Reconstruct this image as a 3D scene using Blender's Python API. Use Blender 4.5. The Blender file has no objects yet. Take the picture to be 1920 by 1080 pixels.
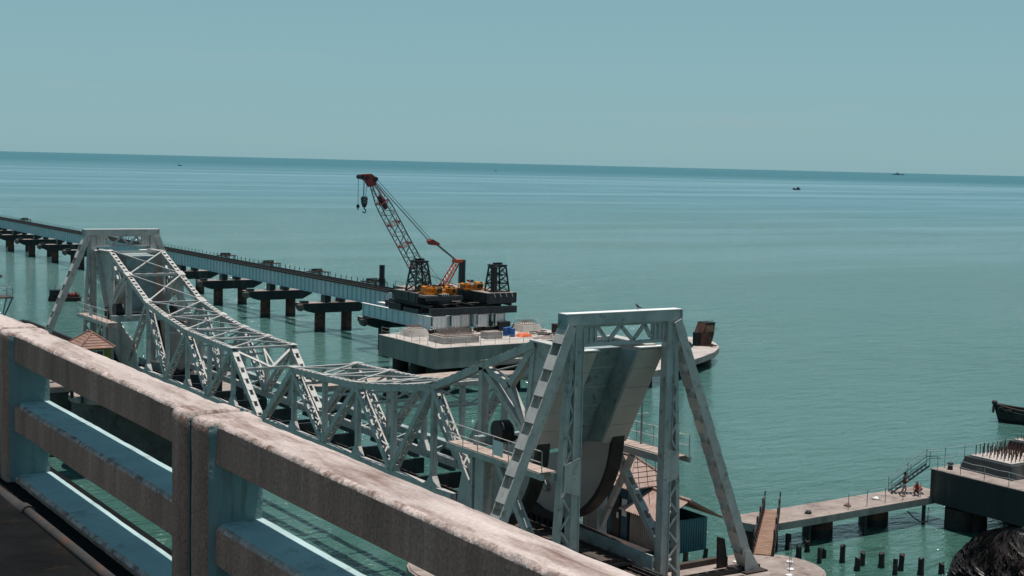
import bpy, math, random
from mathutils import Vector, Matrix, noise
random.seed(7)
sc = bpy.context.scene
COL = sc.collection
HC = 25.7                                   # height of the lens above the water

# ------------------------------------------------------------------ camera
F, HEAD, ROLL = 2650.0, math.radians(33.4), math.radians(1.40)
PITCH = math.atan(234 / F)
F0 = Vector((math.sin(HEAD), math.cos(HEAD), 0)); R0 = Vector((math.cos(HEAD), -math.sin(HEAD), 0)); ZZ = Vector((0, 0, 1))
FW = F0 * math.cos(PITCH) - ZZ * math.sin(PITCH); UP = ZZ * math.cos(PITCH) + F0 * math.sin(PITCH)
RT = R0 * math.cos(ROLL) + UP * math.sin(ROLL); UV = -R0 * math.sin(ROLL) + UP * math.cos(ROLL)
cam_d = bpy.data.cameras.new('camera'); cam = bpy.data.objects.new('camera', cam_d); COL.objects.link(cam)
m = Matrix((RT, UV, -FW)).transposed().to_4x4(); m.translation = (0, 0, HC); cam.matrix_world = m
cam_d.sensor_width = 36; cam_d.lens = 36 * F / 1920; cam_d.clip_start = 0.1; cam_d.clip_end = 150000
sc.camera = cam

# ------------------------------------------------------------------ sky, sun, exposure
SUN = Vector((0.10, -0.025, 1.0)).normalized()          # direction towards the sun
EL = math.asin(SUN.z); AZ = math.atan2(SUN.x, SUN.y)
w = bpy.data.worlds.new('World'); sc.world = w; w.use_nodes = True
nt = w.node_tree; nt.nodes.clear()
out = nt.nodes.new('ShaderNodeOutputWorld'); bg = nt.nodes.new('ShaderNodeBackground')
sky = nt.nodes.new('ShaderNodeTexSky'); sky.sky_type = 'NISHITA'; sky.sun_disc = False
sky.sun_elevation = EL; sky.sun_rotation = AZ; sky.air_density = 1.0; sky.dust_density = 0.4; sky.ozone_density = 1.0
def mixnode(bt, f, a, b_):
    n = nt.nodes.new('ShaderNodeMix'); n.data_type = 'RGBA'; n.blend_type = bt
    for i, q in ((0, f), (6, a), (7, b_)):
        if isinstance(q, (int, float)): n.inputs[i].default_value = q
        elif isinstance(q, tuple): n.inputs[i].default_value = (*q, 1)
        else: nt.links.new(q, n.inputs[i])
    return n.outputs[2]
tc = nt.nodes.new('ShaderNodeTexCoord'); sx = nt.nodes.new('ShaderNodeSeparateXYZ'); nt.links.new(tc.outputs['Generated'], sx.inputs[0])
ra = nt.nodes.new('ShaderNodeMapRange'); ra.interpolation_type = 'SMOOTHSTEP'; ra.inputs[1].default_value = -0.05; ra.inputs[2].default_value = 0.55; ra.inputs[3].default_value = 0.80; ra.inputs[4].default_value = 0.10; nt.links.new(sx.outputs[2], ra.inputs[0])
# sea haze: an even pale band low on the horizon that thins out upwards
skyc = mixnode('MIX', ra.outputs[0], mixnode('MULTIPLY', 1.0, sky.outputs[0], (0.78, 1.05, 0.92)), (3.55, 6.25, 7.40))
cn = nt.nodes.new('ShaderNodeTexNoise'); cn.inputs['Scale'].default_value = 5.0; cn.inputs['Detail'].default_value = 7
cm = nt.nodes.new('ShaderNodeMapping'); cm.inputs['Scale'].default_value = (1, 1, 9); nt.links.new(tc.outputs['Generated'], cm.inputs[0]); nt.links.new(cm.outputs[0], cn.inputs[0])
cr = nt.nodes.new('ShaderNodeMapRange'); cr.inputs[1].default_value = 0.60; cr.inputs[2].default_value = 0.80; cr.inputs[3].default_value = 0; cr.inputs[4].default_value = 0.30; nt.links.new(cn.outputs[0], cr.inputs[0])
skyc = mixnode('MIX', cr.outputs[0], skyc, (4.9, 6.3, 6.9))
nt.links.new(skyc, bg.inputs[0]); bg.inputs[1].default_value = 0.07
nt.links.new(bg.outputs[0], out.inputs[0])
ld = bpy.data.lights.new('sun', 'SUN'); ld.energy = 5.0; ld.angle = math.radians(0.53); ld.color = (1.0, 0.92, 0.86)
lo = bpy.data.objects.new('sun', ld); COL.objects.link(lo); lo.rotation_euler = SUN.to_track_quat('Z', 'Y').to_euler(); lo.location = (0, 0, 200)
vs = sc.view_settings; vs.view_transform = 'Standard'; vs.look = 'None'; vs.exposure = 0.0; vs.gamma = 1; vs.use_curve_mapping = False
sc.cycles.max_bounces = 6; sc.cycles.diffuse_bounces = 3; sc.cycles.glossy_bounces = 3

# ------------------------------------------------------------------ materials
def mat(name, base, rough=0.6, metal=0.0, var=0.25, scale=1.5, stain=None, stain_scale=0.8, stain_amt=0.5, bump=0.0, bump_scale=20, streak=False, spec=0.4, fine=0.0):
    m = bpy.data.materials.new(name); m.use_nodes = True; t = m.node_tree; N = t.nodes; L = t.links
    b = N['Principled BSDF']; b.inputs['Roughness'].default_value = rough; b.inputs['Metallic'].default_value = metal
    b.inputs['Specular IOR Level'].default_value = spec
    g = N.new('ShaderNodeNewGeometry'); pos = g.outputs['Position']
    if streak:
        mp = N.new('ShaderNodeMapping'); mp.inputs['Scale'].default_value = (1.7, 0.30, 1.7) if streak == 'along' else (1, 1, 0.12); L.new(pos, mp.inputs[0]); spos = mp.outputs[0]
    else: spos = pos
    n1 = N.new('ShaderNodeTexNoise'); n1.inputs['Scale'].default_value = scale; n1.inputs['Detail'].default_value = 6; n1.inputs['Roughness'].default_value = 0.65; L.new(spos, n1.inputs[0])
    r = N.new('ShaderNodeMapRange'); r.inputs[1].default_value = 0.3; r.inputs[2].default_value = 0.7; r.inputs[3].default_value = 1 - var; r.inputs[4].default_value = 1 + var; L.new(n1.outputs[0], r.inputs[0])
    mx = N.new('ShaderNodeMix'); mx.data_type = 'RGBA'; mx.blend_type = 'MULTIPLY'; mx.inputs[0].default_value = 1; mx.inputs[6].default_value = (*base, 1); L.new(r.outputs[0], mx.inputs[7])
    c = mx.outputs[2]
    if stain:
        n2 = N.new('ShaderNodeTexNoise'); n2.inputs['Scale'].default_value = stain_scale; n2.inputs['Detail'].default_value = 9; n2.inputs['Roughness'].default_value = 0.72; L.new(spos, n2.inputs[0])
        r2 = N.new('ShaderNodeMapRange'); r2.inputs[1].default_value = 0.62 - 0.25 * stain_amt; r2.inputs[2].default_value = 0.72 - 0.1 * stain_amt; L.new(n2.outputs[0], r2.inputs[0])
        m2 = N.new('ShaderNodeMix'); m2.data_type = 'RGBA'; L.new(r2.outputs[0], m2.inputs[0]); L.new(c, m2.inputs[6]); m2.inputs[7].default_value = (*stain, 1); c = m2.outputs[2]
    if fine:
        n4 = N.new('ShaderNodeTexNoise'); n4.inputs['Scale'].default_value = 60; n4.inputs['Detail'].default_value = 4; L.new(pos, n4.inputs[0])
        r4 = N.new('ShaderNodeMapRange'); r4.inputs[1].default_value = 0.3; r4.inputs[2].default_value = 0.7; r4.inputs[3].default_value = 1 - fine; r4.inputs[4].default_value = 1 + fine; L.new(n4.outputs[0], r4.inputs[0])
        m4 = N.new('ShaderNodeMix'); m4.data_type = 'RGBA'; m4.blend_type = 'MULTIPLY'; m4.inputs[0].default_value = 1; L.new(c, m4.inputs[6]); L.new(r4.outputs[0], m4.inputs[7]); c = m4.outputs[2]
    L.new(c, b.inputs['Base Color'])
    if bump:
        n3 = N.new('ShaderNodeTexNoise'); n3.inputs['Scale'].default_value = bump_scale; n3.inputs['Detail'].default_value = 5; L.new(pos, n3.inputs[0])
        bp = N.new('ShaderNodeBump'); bp.inputs['Strength'].default_value = bump; bp.inputs['Distance'].default_value = 0.3 / bump_scale * 3; L.new(n3.outputs[0], bp.inputs['Height']); L.new(bp.outputs[0], b.inputs['Normal'])
    return m
M = {}
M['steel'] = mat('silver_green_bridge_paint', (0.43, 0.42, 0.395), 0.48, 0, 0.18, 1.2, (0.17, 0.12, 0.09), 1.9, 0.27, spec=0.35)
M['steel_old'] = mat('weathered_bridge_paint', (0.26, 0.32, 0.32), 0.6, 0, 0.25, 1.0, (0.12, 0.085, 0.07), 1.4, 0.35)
M['plate'] = mat('grey_plate_paint', (0.49, 0.43, 0.39), 0.6, 0, 0.08, 0.7, (0.2, 0.15, 0.12), 1.0, 0.12)
M['tread'] = mat('worn_tread_steel', (0.035, 0.03, 0.028), 0.55, 0.3, 0.3, 3)
M['girder'] = mat('new_girder_paint', (0.50, 0.62, 0.64), 0.5, 0, 0.08, 0.6)
M['dark'] = mat('dark_steel', (0.028, 0.036, 0.042), 0.5, 0.2, 0.35, 1.3, (0.05, 0.03, 0.025), 1.2, 0.3)
M['black'] = mat('black_steel', (0.02, 0.021, 0.023), 0.55, 0.2, 0.3, 2)
M['rust'] = mat('rusted_steel', (0.105, 0.046, 0.031), 0.8, 0, 0.45, 1.1, (0.022, 0.017, 0.016), 0.9, 0.6, bump=0.3)
M['rustdark'] = mat('dark_rusted_steel', (0.030, 0.022, 0.020), 0.8, 0, 0.4, 1.3, (0.10, 0.045, 0.028), 1.6, 0.3, bump=0.3)
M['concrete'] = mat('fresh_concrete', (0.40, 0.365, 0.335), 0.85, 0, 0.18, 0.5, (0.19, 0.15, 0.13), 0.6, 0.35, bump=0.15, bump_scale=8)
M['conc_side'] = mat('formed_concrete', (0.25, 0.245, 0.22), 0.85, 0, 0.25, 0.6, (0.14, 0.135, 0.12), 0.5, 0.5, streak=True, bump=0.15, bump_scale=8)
M['conc_dark'] = mat('shaded_concrete', (0.026, 0.031, 0.033), 0.8, 0, 0.3, 0.6, (0.09, 0.075, 0.065), 0.6, 0.3, streak=True)  # shade on cap and plinth sides put into this near-black colour
M['conc_dirt'] = mat('dirty_deck_concrete', (0.27, 0.225, 0.20), 0.9, 0, 0.25, 0.9, (0.12, 0.09, 0.075), 0.7, 0.45)
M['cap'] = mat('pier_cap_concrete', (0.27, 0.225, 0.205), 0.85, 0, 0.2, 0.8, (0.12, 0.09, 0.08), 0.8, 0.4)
M['masonry'] = mat('old_pier_masonry', (0.10, 0.085, 0.075), 0.9, 0, 0.35, 0.8, (0.035, 0.03, 0.028), 0.5, 0.5, bump=0.4, bump_scale=5)
M['timber'] = mat('weathered_timber', (0.06, 0.045, 0.038), 0.85, 0, 0.35, 2.2, (0.04, 0.03, 0.027), 1.5, 0.4)
M['plank'] = mat('bleached_plank', (0.36, 0.29, 0.25), 0.85, 0, 0.25, 2.0, (0.16, 0.11, 0.09), 1.2, 0.35)
M['rampwood'] = mat('rusty_ramp_boards', (0.24, 0.145, 0.10), 0.85, 0, 0.35, 1.5, (0.12, 0.06, 0.04), 1.4, 0.45)
M['red'] = mat('red_boom_paint', (0.22, 0.022, 0.026), 0.5, 0, 0.2, 2)
M['reddark'] = mat('shaded_boom_red', (0.055, 0.014, 0.016), 0.55, 0, 0.25, 2)  # boom red darkened to put its shade into the colour
M['orange'] = mat('orange_mast_paint', (0.50, 0.09, 0.04), 0.5, 0, 0.2, 2)
M['yellow'] = mat('amber_machine_paint', (0.62, 0.235, 0.018), 0.5, 0, 0.2, 1.5, (0.16, 0.08, 0.02), 1.5, 0.3)
M['white'] = mat('white_paint', (0.72, 0.71, 0.69), 0.5, 0, 0.08, 2)
M['rope'] = mat('steel_rope', (0.045, 0.05, 0.055), 0.5, 0.4, 0.1, 3)
M['blue'] = mat('blue_sheet_paint', (0.014, 0.075, 0.115), 0.6, 0, 0.25, 1.4, (0.02, 0.04, 0.055), 1.2, 0.35, streak=True)
M['tealwall'] = mat('teal_sheet_paint', (0.05, 0.16, 0.18), 0.6, 0, 0.2, 1.4)
M['corr'] = mat('faded_corrugated_sheet', (0.36, 0.26, 0.225), 0.75, 0, 0.2, 1.0, (0.22, 0.11, 0.08), 1.3, 0.4)
M['corrgrey'] = mat('grey_corrugated_sheet', (0.30, 0.29, 0.28), 0.7, 0, 0.2, 1.0)
M['ochre'] = mat('ochre_wall_paint', (0.30, 0.24, 0.05), 0.8, 0, 0.2, 1.0, (0.16, 0.12, 0.03), 0.9, 0.4)
M['tile'] = mat('terracotta_roof', (0.27, 0.165, 0.13), 0.8, 0, 0.3, 1.6, (0.30, 0.13, 0.08), 1.4, 0.45)
M['glass'] = mat('window_glass', (0.02, 0.035, 0.04), 0.1, 0, 0.1, 2, spec=0.6)
M['bluedrum'] = mat('blue_plastic', (0.012, 0.09, 0.30), 0.45, 0, 0.1, 3)
M['tarp'] = mat('orange_tarpaulin', (0.60, 0.11, 0.03), 0.6, 0, 0.2, 3)
M['skin'] = mat('brown_skin', (0.15, 0.075, 0.05), 0.6, 0, 0.08, 6)
M['maroon'] = mat('maroon_cloth', (0.10, 0.03, 0.03), 0.85, 0, 0.2, 8)
M['pink'] = mat('faded_pink_cloth', (0.36, 0.22, 0.22), 0.85, 0, 0.2, 8)
M['redcloth'] = mat('red_cloth', (0.32, 0.05, 0.035), 0.85, 0, 0.2, 8)
M['blackhair'] = mat('black_hair', (0.017, 0.012, 0.011), 0.42, 0, 0.5, 30, spec=0.4)
M['shirt'] = mat('dark_shirt', (0.03, 0.035, 0.05), 0.85, 0, 0.2, 8)
M['tar'] = mat('tarred_hull', (0.022, 0.02, 0.02), 0.6, 0, 0.3, 2, (0.06, 0.04, 0.03), 2, 0.3)
M['rail_top'] = mat('railing_worn_paint', (0.43, 0.365, 0.335), 0.8, 0, 0.22, 3.0, (0.17, 0.105, 0.085), 3.6, 0.55, bump=0.12, bump_scale=110, fine=0.14, streak='along')
M['rail_face'] = mat('railing_soiled_concrete', (0.33, 0.21, 0.16), 0.9, 0, 0.34, 5.0, (0.46, 0.32, 0.26), 3.2, 0.26, bump=0.6, bump_scale=40, streak=True, fine=0.25)
M['rail_edge'] = mat('railing_flaked_edge', (0.46, 0.38, 0.345), 0.9, 0, 0.3, 9.0, (0.12, 0.065, 0.05), 10.0, 0.6, bump=0.5, bump_scale=60, fine=0.2)
M['rail_blue'] = mat('railing_pale_blue_paint', (0.33, 0.46, 0.465), 0.75, 0, 0.14, 3.0, (0.20, 0.22, 0.20), 5.0, 0.25, bump=0.4, bump_scale=35)
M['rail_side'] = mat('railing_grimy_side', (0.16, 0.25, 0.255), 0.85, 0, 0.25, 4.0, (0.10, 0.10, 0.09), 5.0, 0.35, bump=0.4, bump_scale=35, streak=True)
M['walk'] = mat('shaded_walkway', (0.008, 0.0085, 0.009), 0.95, 0, 0.4, 3.0, (0.022, 0.016, 0.013), 4.0, 0.3, bump=0.4, bump_scale=30, spec=0.05)  # shadow of a vehicle over the walkway put into this dark colour
M['kerb'] = mat('kerb_concrete', (0.36, 0.24, 0.19), 0.9, 0, 0.3, 4.0, bump=0.4)
M['rebar'] = mat('pale_rebar', (0.34, 0.26, 0.23), 0.8, 0, 0.3, 3)  # galvanised pins, their sunlit paleness put into the colour
M['pipe'] = mat('rusty_conduit', (0.04, 0.035, 0.032), 0.6, 0.1, 0.3, 3.0, (0.10, 0.042, 0.022), 4.0, 0.35)
M['navy'] = mat('ship_grey', (0.16, 0.20, 0.22), 0.6, 0, 0.1, 0.05)

# ------------------------------------------------------------------ mesh helpers
V = Vector
class MB:
    def __init__(s): s.v = []; s.f = []; s.mi = []; s.cur = 0; s.smooth = []; s.sm = False
    def add(s, vs, fs):
        o = len(s.v); s.v += [tuple(q) for q in vs]
        for f in fs: s.f.append(tuple(o + i for i in f)); s.mi.append(s.cur); s.smooth.append(s.sm)
        return s
    def box(s, x0, x1, y0, y1, z0, z1):
        return s.add([(x0,y0,z0),(x1,y0,z0),(x1,y1,z0),(x0,y1,z0),(x0,y0,z1),(x1,y0,z1),(x1,y1,z1),(x0,y1,z1)],
                     [(0,3,2,1),(4,5,6,7),(0,1,5,4),(1,2,6,5),(2,3,7,6),(3,0,4,7)])
    def beam(s, p, q, w, h, up=(0,0,1), off=(0,0)):
        p = V(p); q = V(q); d = (q - p).normalized(); up = V(up)
        if abs(d.dot(up.normalized())) > 0.98: up = V((0, 1, 0)) if abs(d.y) < 0.9 else V((1, 0, 0))
        a = d.cross(up).normalized(); b = a.cross(d).normalized()
        o = a * off[0] + b * off[1]; vs = []
        for c in (p, q):
            for (i, j) in ((-1,-1),(1,-1),(1,1),(-1,1)): vs.append(c + o + a * (i * w / 2) + b * (j * h / 2))
        return s.add(vs, [(0,1,2,3),(4,7,6,5),(0,4,5,1),(1,5,6,2),(2,6,7,3),(3,7,4,0)])
    def tube(s, p, q, r, n=8, r2=None, caps=True):
        p = V(p); q = V(q); d = (q - p).normalized(); up = V((0,0,1)) if abs(d.z) < 0.9 else V((1,0,0))
        a = d.cross(up).normalized(); b = a.cross(d); r2 = r if r2 is None else r2
        vs = [p + (a * math.cos(2*math.pi*i/n) + b * math.sin(2*math.pi*i/n)) * r for i in range(n)] + [q + (a * math.cos(2*math.pi*i/n) + b * math.sin(2*math.pi*i/n)) * r2 for i in range(n)]
        k = s.sm; s.sm = n > 6
        s.add(vs, [(i, i + n, (i + 1) % n + n, (i + 1) % n) for i in range(n)]); s.sm = k
        if caps: s.add(vs, [tuple(range(n)), tuple(range(2*n - 1, n - 1, -1))])
        return s
    def path(s, pts, r, n=6):
        for a, b in zip(pts, pts[1:]): s.tube(a, b, r, n)
        return s
    def prism(s, poly, axis, a0, a1):
        """extrude a polygon; axis 'x': poly in (y,z); 'y': (x,z); 'z': (x,y)"""
        n = len(poly)
        def P(u, v, a): return (a, u, v) if axis == 'x' else (u, a, v) if axis == 'y' else (u, v, a)
        vs = [P(u, v, a0) for u, v in poly] + [P(u, v, a1) for u, v in poly]
        return s.add(vs, [tuple(range(n - 1, -1, -1)), tuple(range(n, 2*n))] + [(i, (i+1) % n, (i+1) % n + n, i + n) for i in range(n)])
    def disc_rings(s, c, rings, n=16):
        """lathe about a vertical axis: rings [(r,z)]"""
        vs = []
        for r, z in rings:
            for i in range(n): vs.append((c[0] + r*math.cos(2*math.pi*i/n), c[1] + r*math.sin(2*math.pi*i/n), c[2] + z))
        fs = []
        for k in range(len(rings) - 1):
            for i in range(n): fs.append((k*n+i, k*n+(i+1)%n, (k+1)*n+(i+1)%n, (k+1)*n+i))
        fs.append(tuple(range(n-1, -1, -1))); fs.append(tuple((len(rings)-1)*n + i for i in range(n)))
        return s.add(vs, fs)
def link(name, mb, mats, parent=None, origin=(0,0,0), kind=None, label=None):
    me = bpy.data.meshes.new(name); o0 = V(origin)
    me.from_pydata([tuple(V(q) - o0) for q in mb.v], [], mb.f)
    if not isinstance(mats, (list, tuple)): mats = [mats]
    for mm in mats: me.materials.append(mm)
    me.polygons.foreach_set('material_index', mb.mi); me.polygons.foreach_set('use_smooth', mb.smooth); me.update()
    import bmesh
    bm = bmesh.new(); bm.from_mesh(me); bmesh.ops.recalc_face_normals(bm, faces=bm.faces); bm.to_mesh(me); bm.free()
    o = bpy.data.objects.new(name, me); COL.objects.link(o)
    if parent is not None: o.parent = parent
    if kind: o['kind'] = kind
    if label: o['label'] = label
    return o
class T:
    """a thing: an Empty at its base that parents its parts; shapes are given in world coordinates"""
    def __init__(s, name, label, cat, loc, group=None):
        s.L = V(loc); s.o = bpy.data.objects.new(name, None); COL.objects.link(s.o); s.o.location = s.L; s.o.empty_display_size = 0.3
        s.o['label'] = label; s.o['category'] = cat
        if group: s.o['group'] = group
    def part(s, name, mb, mats, parent=None, kind=None, label=None):
        return link(name, mb, mats, parent or s.o, s.L, kind, label)
    def copies(s, name, mb, mats, offsets, parent=None):
        first = s.part(name, mb, mats, parent)
        for d in offsets:
            c = first.copy(); COL.objects.link(c); c.parent = first.parent; c.location = V(d)
        return first
def single(name, mb, mats, label, cat, loc, group=None):
    o = link(name, mb, mats, None, loc); o.location = V(loc); o['label'] = label; o['category'] = cat
    if group: o['group'] = group
    return o
def structure(name, mb, mats):
    o = link(name, mb, mats); o['kind'] = 'structure'; return o
def clone(root, loc, label=None, rz=None):
    r = root.copy(); COL.objects.link(r); r.location = loc
    if rz is not None: r.rotation_euler = (0, 0, rz)
    if label: r['label'] = label
    for ch in list(root.children):
        c = ch.copy(); COL.objects.link(c); c.parent = r
        for g in list(ch.children):
            d = g.copy(); COL.objects.link(d); d.parent = c
    return r
def laced(th, name, p, q, w, h, up, mt, style='zig', t=0.07, step=0.42, faces=(1, -1), bar=0.075, parent=None, across=False):
    """a built-up member: two channels joined by lacing bars or batten plates"""
    p = V(p); q = V(q); d = (q - p); Ln = d.length; d.normalize(); up = V(up)
    a = d.cross(up).normalized(); b = a.cross(d).normalized()
    mb = MB()
    for sgn in (-1, 1): mb.beam(p + a * (sgn * (w - t) / 2), q + a * (sgn * (w - t) / 2), t, h, up)
    o = th.part(name, mb, mt, parent)
    lb = MB(); n = max(2, int(Ln / step))
    for fc in faces:
        e = b * (fc * (h / 2 + 0.012))
        if style == 'zig':
            for i in range(n):
                s0 = -1 if i % 2 else 1
                lb.beam(p + d * (Ln * i / n) + a * (s0 * (w / 2 - 0.04)) + e, p + d * (Ln * (i + 1) / n) - a * (s0 * (w / 2 - 0.04)) + e, bar, 0.022, b)
            for k in (0, 1):
                c0 = p + d * (Ln * k) + e * 1.05; lb.beam(c0, c0 + d * (0.55 if k == 0 else -0.55), w * 0.98, 0.024, b)
        else:
            for i in range(n):
                c0 = p + d * (Ln * (i + 0.24) / n) + e; lb.beam(c0, c0 + d * (Ln / n * 0.55), w * 0.99, 0.024, b)
    th.part('lacing' if style == 'zig' else 'batten', lb, mt, o if parent is None else None, kind='stuff')
    return o

# ------------------------------------------------------------------ water
def make_water():
    m = bpy.data.materials.new('sea_water'); m.use_nodes = True; t = m.node_tree; N = t.nodes; L = t.links; b = N['Principled BSDF']
    g = N.new('ShaderNodeNewGeometry'); pos = g.outputs['Position']
    def noise_(scale, sx, sy, detail=4, rough=0.6, rot=0.0):
        mp = N.new('ShaderNodeMapping'); mp.inputs['Scale'].default_value = (sx, sy, 1); mp.inputs['Rotation'].default_value = (0, 0, rot); L.new(pos, mp.inputs[0])
        n = N.new('ShaderNodeTexNoise'); n.inputs['Scale'].default_value = scale; n.inputs['Detail'].default_value = detail; n.inputs['Roughness'].default_value = rough; L.new(mp.outputs[0], n.inputs[0]); return n.outputs[0]
    def rng(v, a, b_, c, d):
        r = N.new('ShaderNodeMapRange'); r.inputs[1].default_value = a; r.inputs[2].default_value = b_; r.inputs[3].default_value = c; r.inputs[4].default_value = d; L.new(v, r.inputs[0]); return r.outputs[0]
    def math_(op, a, b_=None):
        n = N.new('ShaderNodeMath'); n.operation = op
        for i, q in enumerate((a, b_)):
            if q is None: continue
            if isinstance(q, (int, float)): n.inputs[i].default_value = q
            else: L.new(q, n.inputs[i])
        return n.outputs[0]
    def mixc(f, a, b_):
        n = N.new('ShaderNodeMix'); n.data_type = 'RGBA'
        if isinstance(f, (int, float)): n.inputs[0].default_value = f
        else: L.new(f, n.inputs[0])
        for i, q in ((6, a), (7, b_)):
            if isinstance(q, tuple): n.inputs[i].default_value = (*q, 1)
            else: L.new(q, n.inputs[i])
        return n.outputs[2]
    ln = N.new('ShaderNodeVectorMath'); ln.operation = 'LENGTH'; L.new(pos, ln.inputs[0]); dist = ln.outputs['Value']
    # colour by distance: green near, paler strait, far band paints in darker sky reflection
    near = rng(dist, 45, 130, 0, 1); far = rng(dist, 1800, 5200, 0, 1)
    col = mixc(near, (0.026, 0.088, 0.054), (0.062, 0.155, 0.138))
    col = mixc(rng(dist, 200, 1200, 0, 1), col, (0.098, 0.215, 0.262)); col = mixc(far, col, (0.000, 0.098, 0.126))
    patch = noise_(0.012, 1, 1, 4, 0.6); col = mixc(rng(patch, 0.4, 0.7, 0, 0.45), col, (0.045, 0.120, 0.085))
    # wind slicks lying across the strait (longer than they are wide)
    slick = noise_(0.010, 0.10, 0.9, 5, 0.62, 0.58)
    slick2 = noise_(0.0016, 0.09, 1.0, 5, 0.6, 0.58)
    sl = math_('MAXIMUM', rng(slick, 0.52, 0.62, 0, 0.7), rng(slick2, 0.53, 0.60, 0, 1)); dk = rng(slick, 0.46, 0.34, 0, 1)
    slf = math_('MULTIPLY', math_('MULTIPLY', sl, rng(dist, 160, 700, 0, 1)), rng(dist, 2200, 4200, 1, 0.12)); dkf = math_('MULTIPLY', dk, rng(dist, 250, 900, 0, 0.8))
    col = mixc(dkf, col, (0.055, 0.165, 0.205))
    col = mixc(math_('MULTIPLY', slf, 0.75), col, (0.165, 0.295, 0.330))
    L.new(col, b.inputs['Base Color'])
    b.inputs['IOR'].default_value = 1.42
    rr = rng(dist, 80, 1500, 0.05, 0.30)
    L.new(math_('SUBTRACT', rr, math_('MULTIPLY', slf, 0.12)), b.inputs['Roughness'])
    w1 = noise_(0.42, 0.55, 1.5, 5, 0.60, 0.62); w2 = noise_(1.5, 0.7, 1.6, 4, 0.6, 0.45); w3 = noise_(0.11, 1, 1.6, 3, 0.5, 0.7)
    h = math_('ADD', math_('ADD', math_('MULTIPLY', w1, 1.00), math_('MULTIPLY', w2, 0.30)), math_('MULTIPLY', w3, 0.9))
    bp = N.new('ShaderNodeBump'); bp.inputs['Distance'].default_value = 1.7; L.new(h, bp.inputs['Height'])
    L.new(math_('SUBTRACT', rng(dist, 60, 1500, 1.0, 0.42), math_('MULTIPLY', slf, 0.22)), bp.inputs['Strength']); L.new(bp.outputs[0], b.inputs['Normal'])
    return m
mb = MB(); R_ = 70000.0; rings = [0, 150, 600, 3000, 12000, R_]
n = 48; vs = [(0, 0, 0)]
for r in rings[1:]: vs += [(r*math.cos(2*math.pi*i/n), r*math.sin(2*math.pi*i/n), 0) for i in range(n)]
fs = [(0, 1 + i, 1 + (i+1) % n) for i in range(n)]
for k in range(len(rings) - 2):
    for i in range(n): fs.append((1+k*n+i, 1+(k+1)*n+i, 1+(k+1)*n+(i+1)%n, 1+k*n+(i+1)%n))
mb.add(vs, fs); structure('sea_water', mb, make_water())

# ------------------------------------------------------------------ road bridge in the foreground
ZD = HC - 2.42
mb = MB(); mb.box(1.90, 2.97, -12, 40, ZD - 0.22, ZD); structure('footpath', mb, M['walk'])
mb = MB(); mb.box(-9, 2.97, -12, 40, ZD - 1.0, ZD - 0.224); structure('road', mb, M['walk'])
mb = MB(); mb.box(1.62, 1.896, -12, 40, ZD - 0.20, ZD + 0.03); structure('kerb', mb, M['kerb'])
mb = MB()
for y in (-10, 38): mb.box(-8, 2.4, y, y + 1.8, -3, ZD - 1.004)
structure('road_bridge_pier', mb, M['conc_side'])

def rail(th, name, y0, y1, z0, z1, x0=2.60, x1=2.85, top='rail_top', bev=0.016, wob=0.006, crown=0.0, sharp=False):
    """a concrete rail along Y with rounded, chipped edges: material 0 top and back, 1 soiled inner face, 2 flaked arris"""
    prof = [(x0, z0 + .01), (x0, z1 - bev * 1.3), (x0 + bev * .6, z1 - bev * .35), (x0 + bev * 1.6, z1), (x0 + .06, z1 + crown * .3), (x0 + .125, z1 + crown), (x1 - .03, z1 + crown * .2), (x1 - .006, z1 - .012), (x1, z1 - .03), (x1, z0 + .01), (x1 - .012, z0), (x0 + .012, z0)]
    if sharp: prof[6:9] = [(x1 - .012, z1), (x1 - .004, z1 - .002), (x1, z1 - .012)]
    mi = [1, 2, 2, 0, 0, 0, 0, 0, 3, 3, 3, 1]
    N_ = max(8, int((y1 - y0) / 0.035)); k = len(prof); vs = []
    for i in range(N_ + 1):
        y = y0 + (y1 - y0) * i / N_
        for j, (x, z) in enumerate(prof):
            q = noise.noise(V((x * 9, y * 2.1, z * 9))) * wob * .6
            ch = 0
            if j in (1, 2, 3): ch = max(0, noise.noise(V((y * 11.0, j * .35, z0))) * .013 + noise.noise(V((y * 45.0, j * .8, z0))) * .007)
            if j in (6, 7, 8): ch = -max(0, noise.noise(V((y * 9.0, 9.1 + j * .2, z0))) * (.003 if sharp else .005))
            vs.append((x + q * .6 + ch, y, z + q - abs(ch) * .8))
    fs = []; mm = []
    for i in range(N_):
        for j in range(k): fs.append((i*k+j, i*k+(j+1) % k, (i+1)*k+(j+1) % k, (i+1)*k+j)); mm.append(mi[j])
    fs.append(tuple(range(k))); mm.append(1); fs.append(tuple(N_*k + i for i in range(k-1, -1, -1))); mm.append(1)
    mb = MB(); mb.add(vs, fs); mb.mi = mm; mb.smooth = [x_ == 2 for x_ in mm]
    return th.part(name, mb, [M[top], M['rail_face'], M['rail_edge'], M['rail_blue']])
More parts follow.
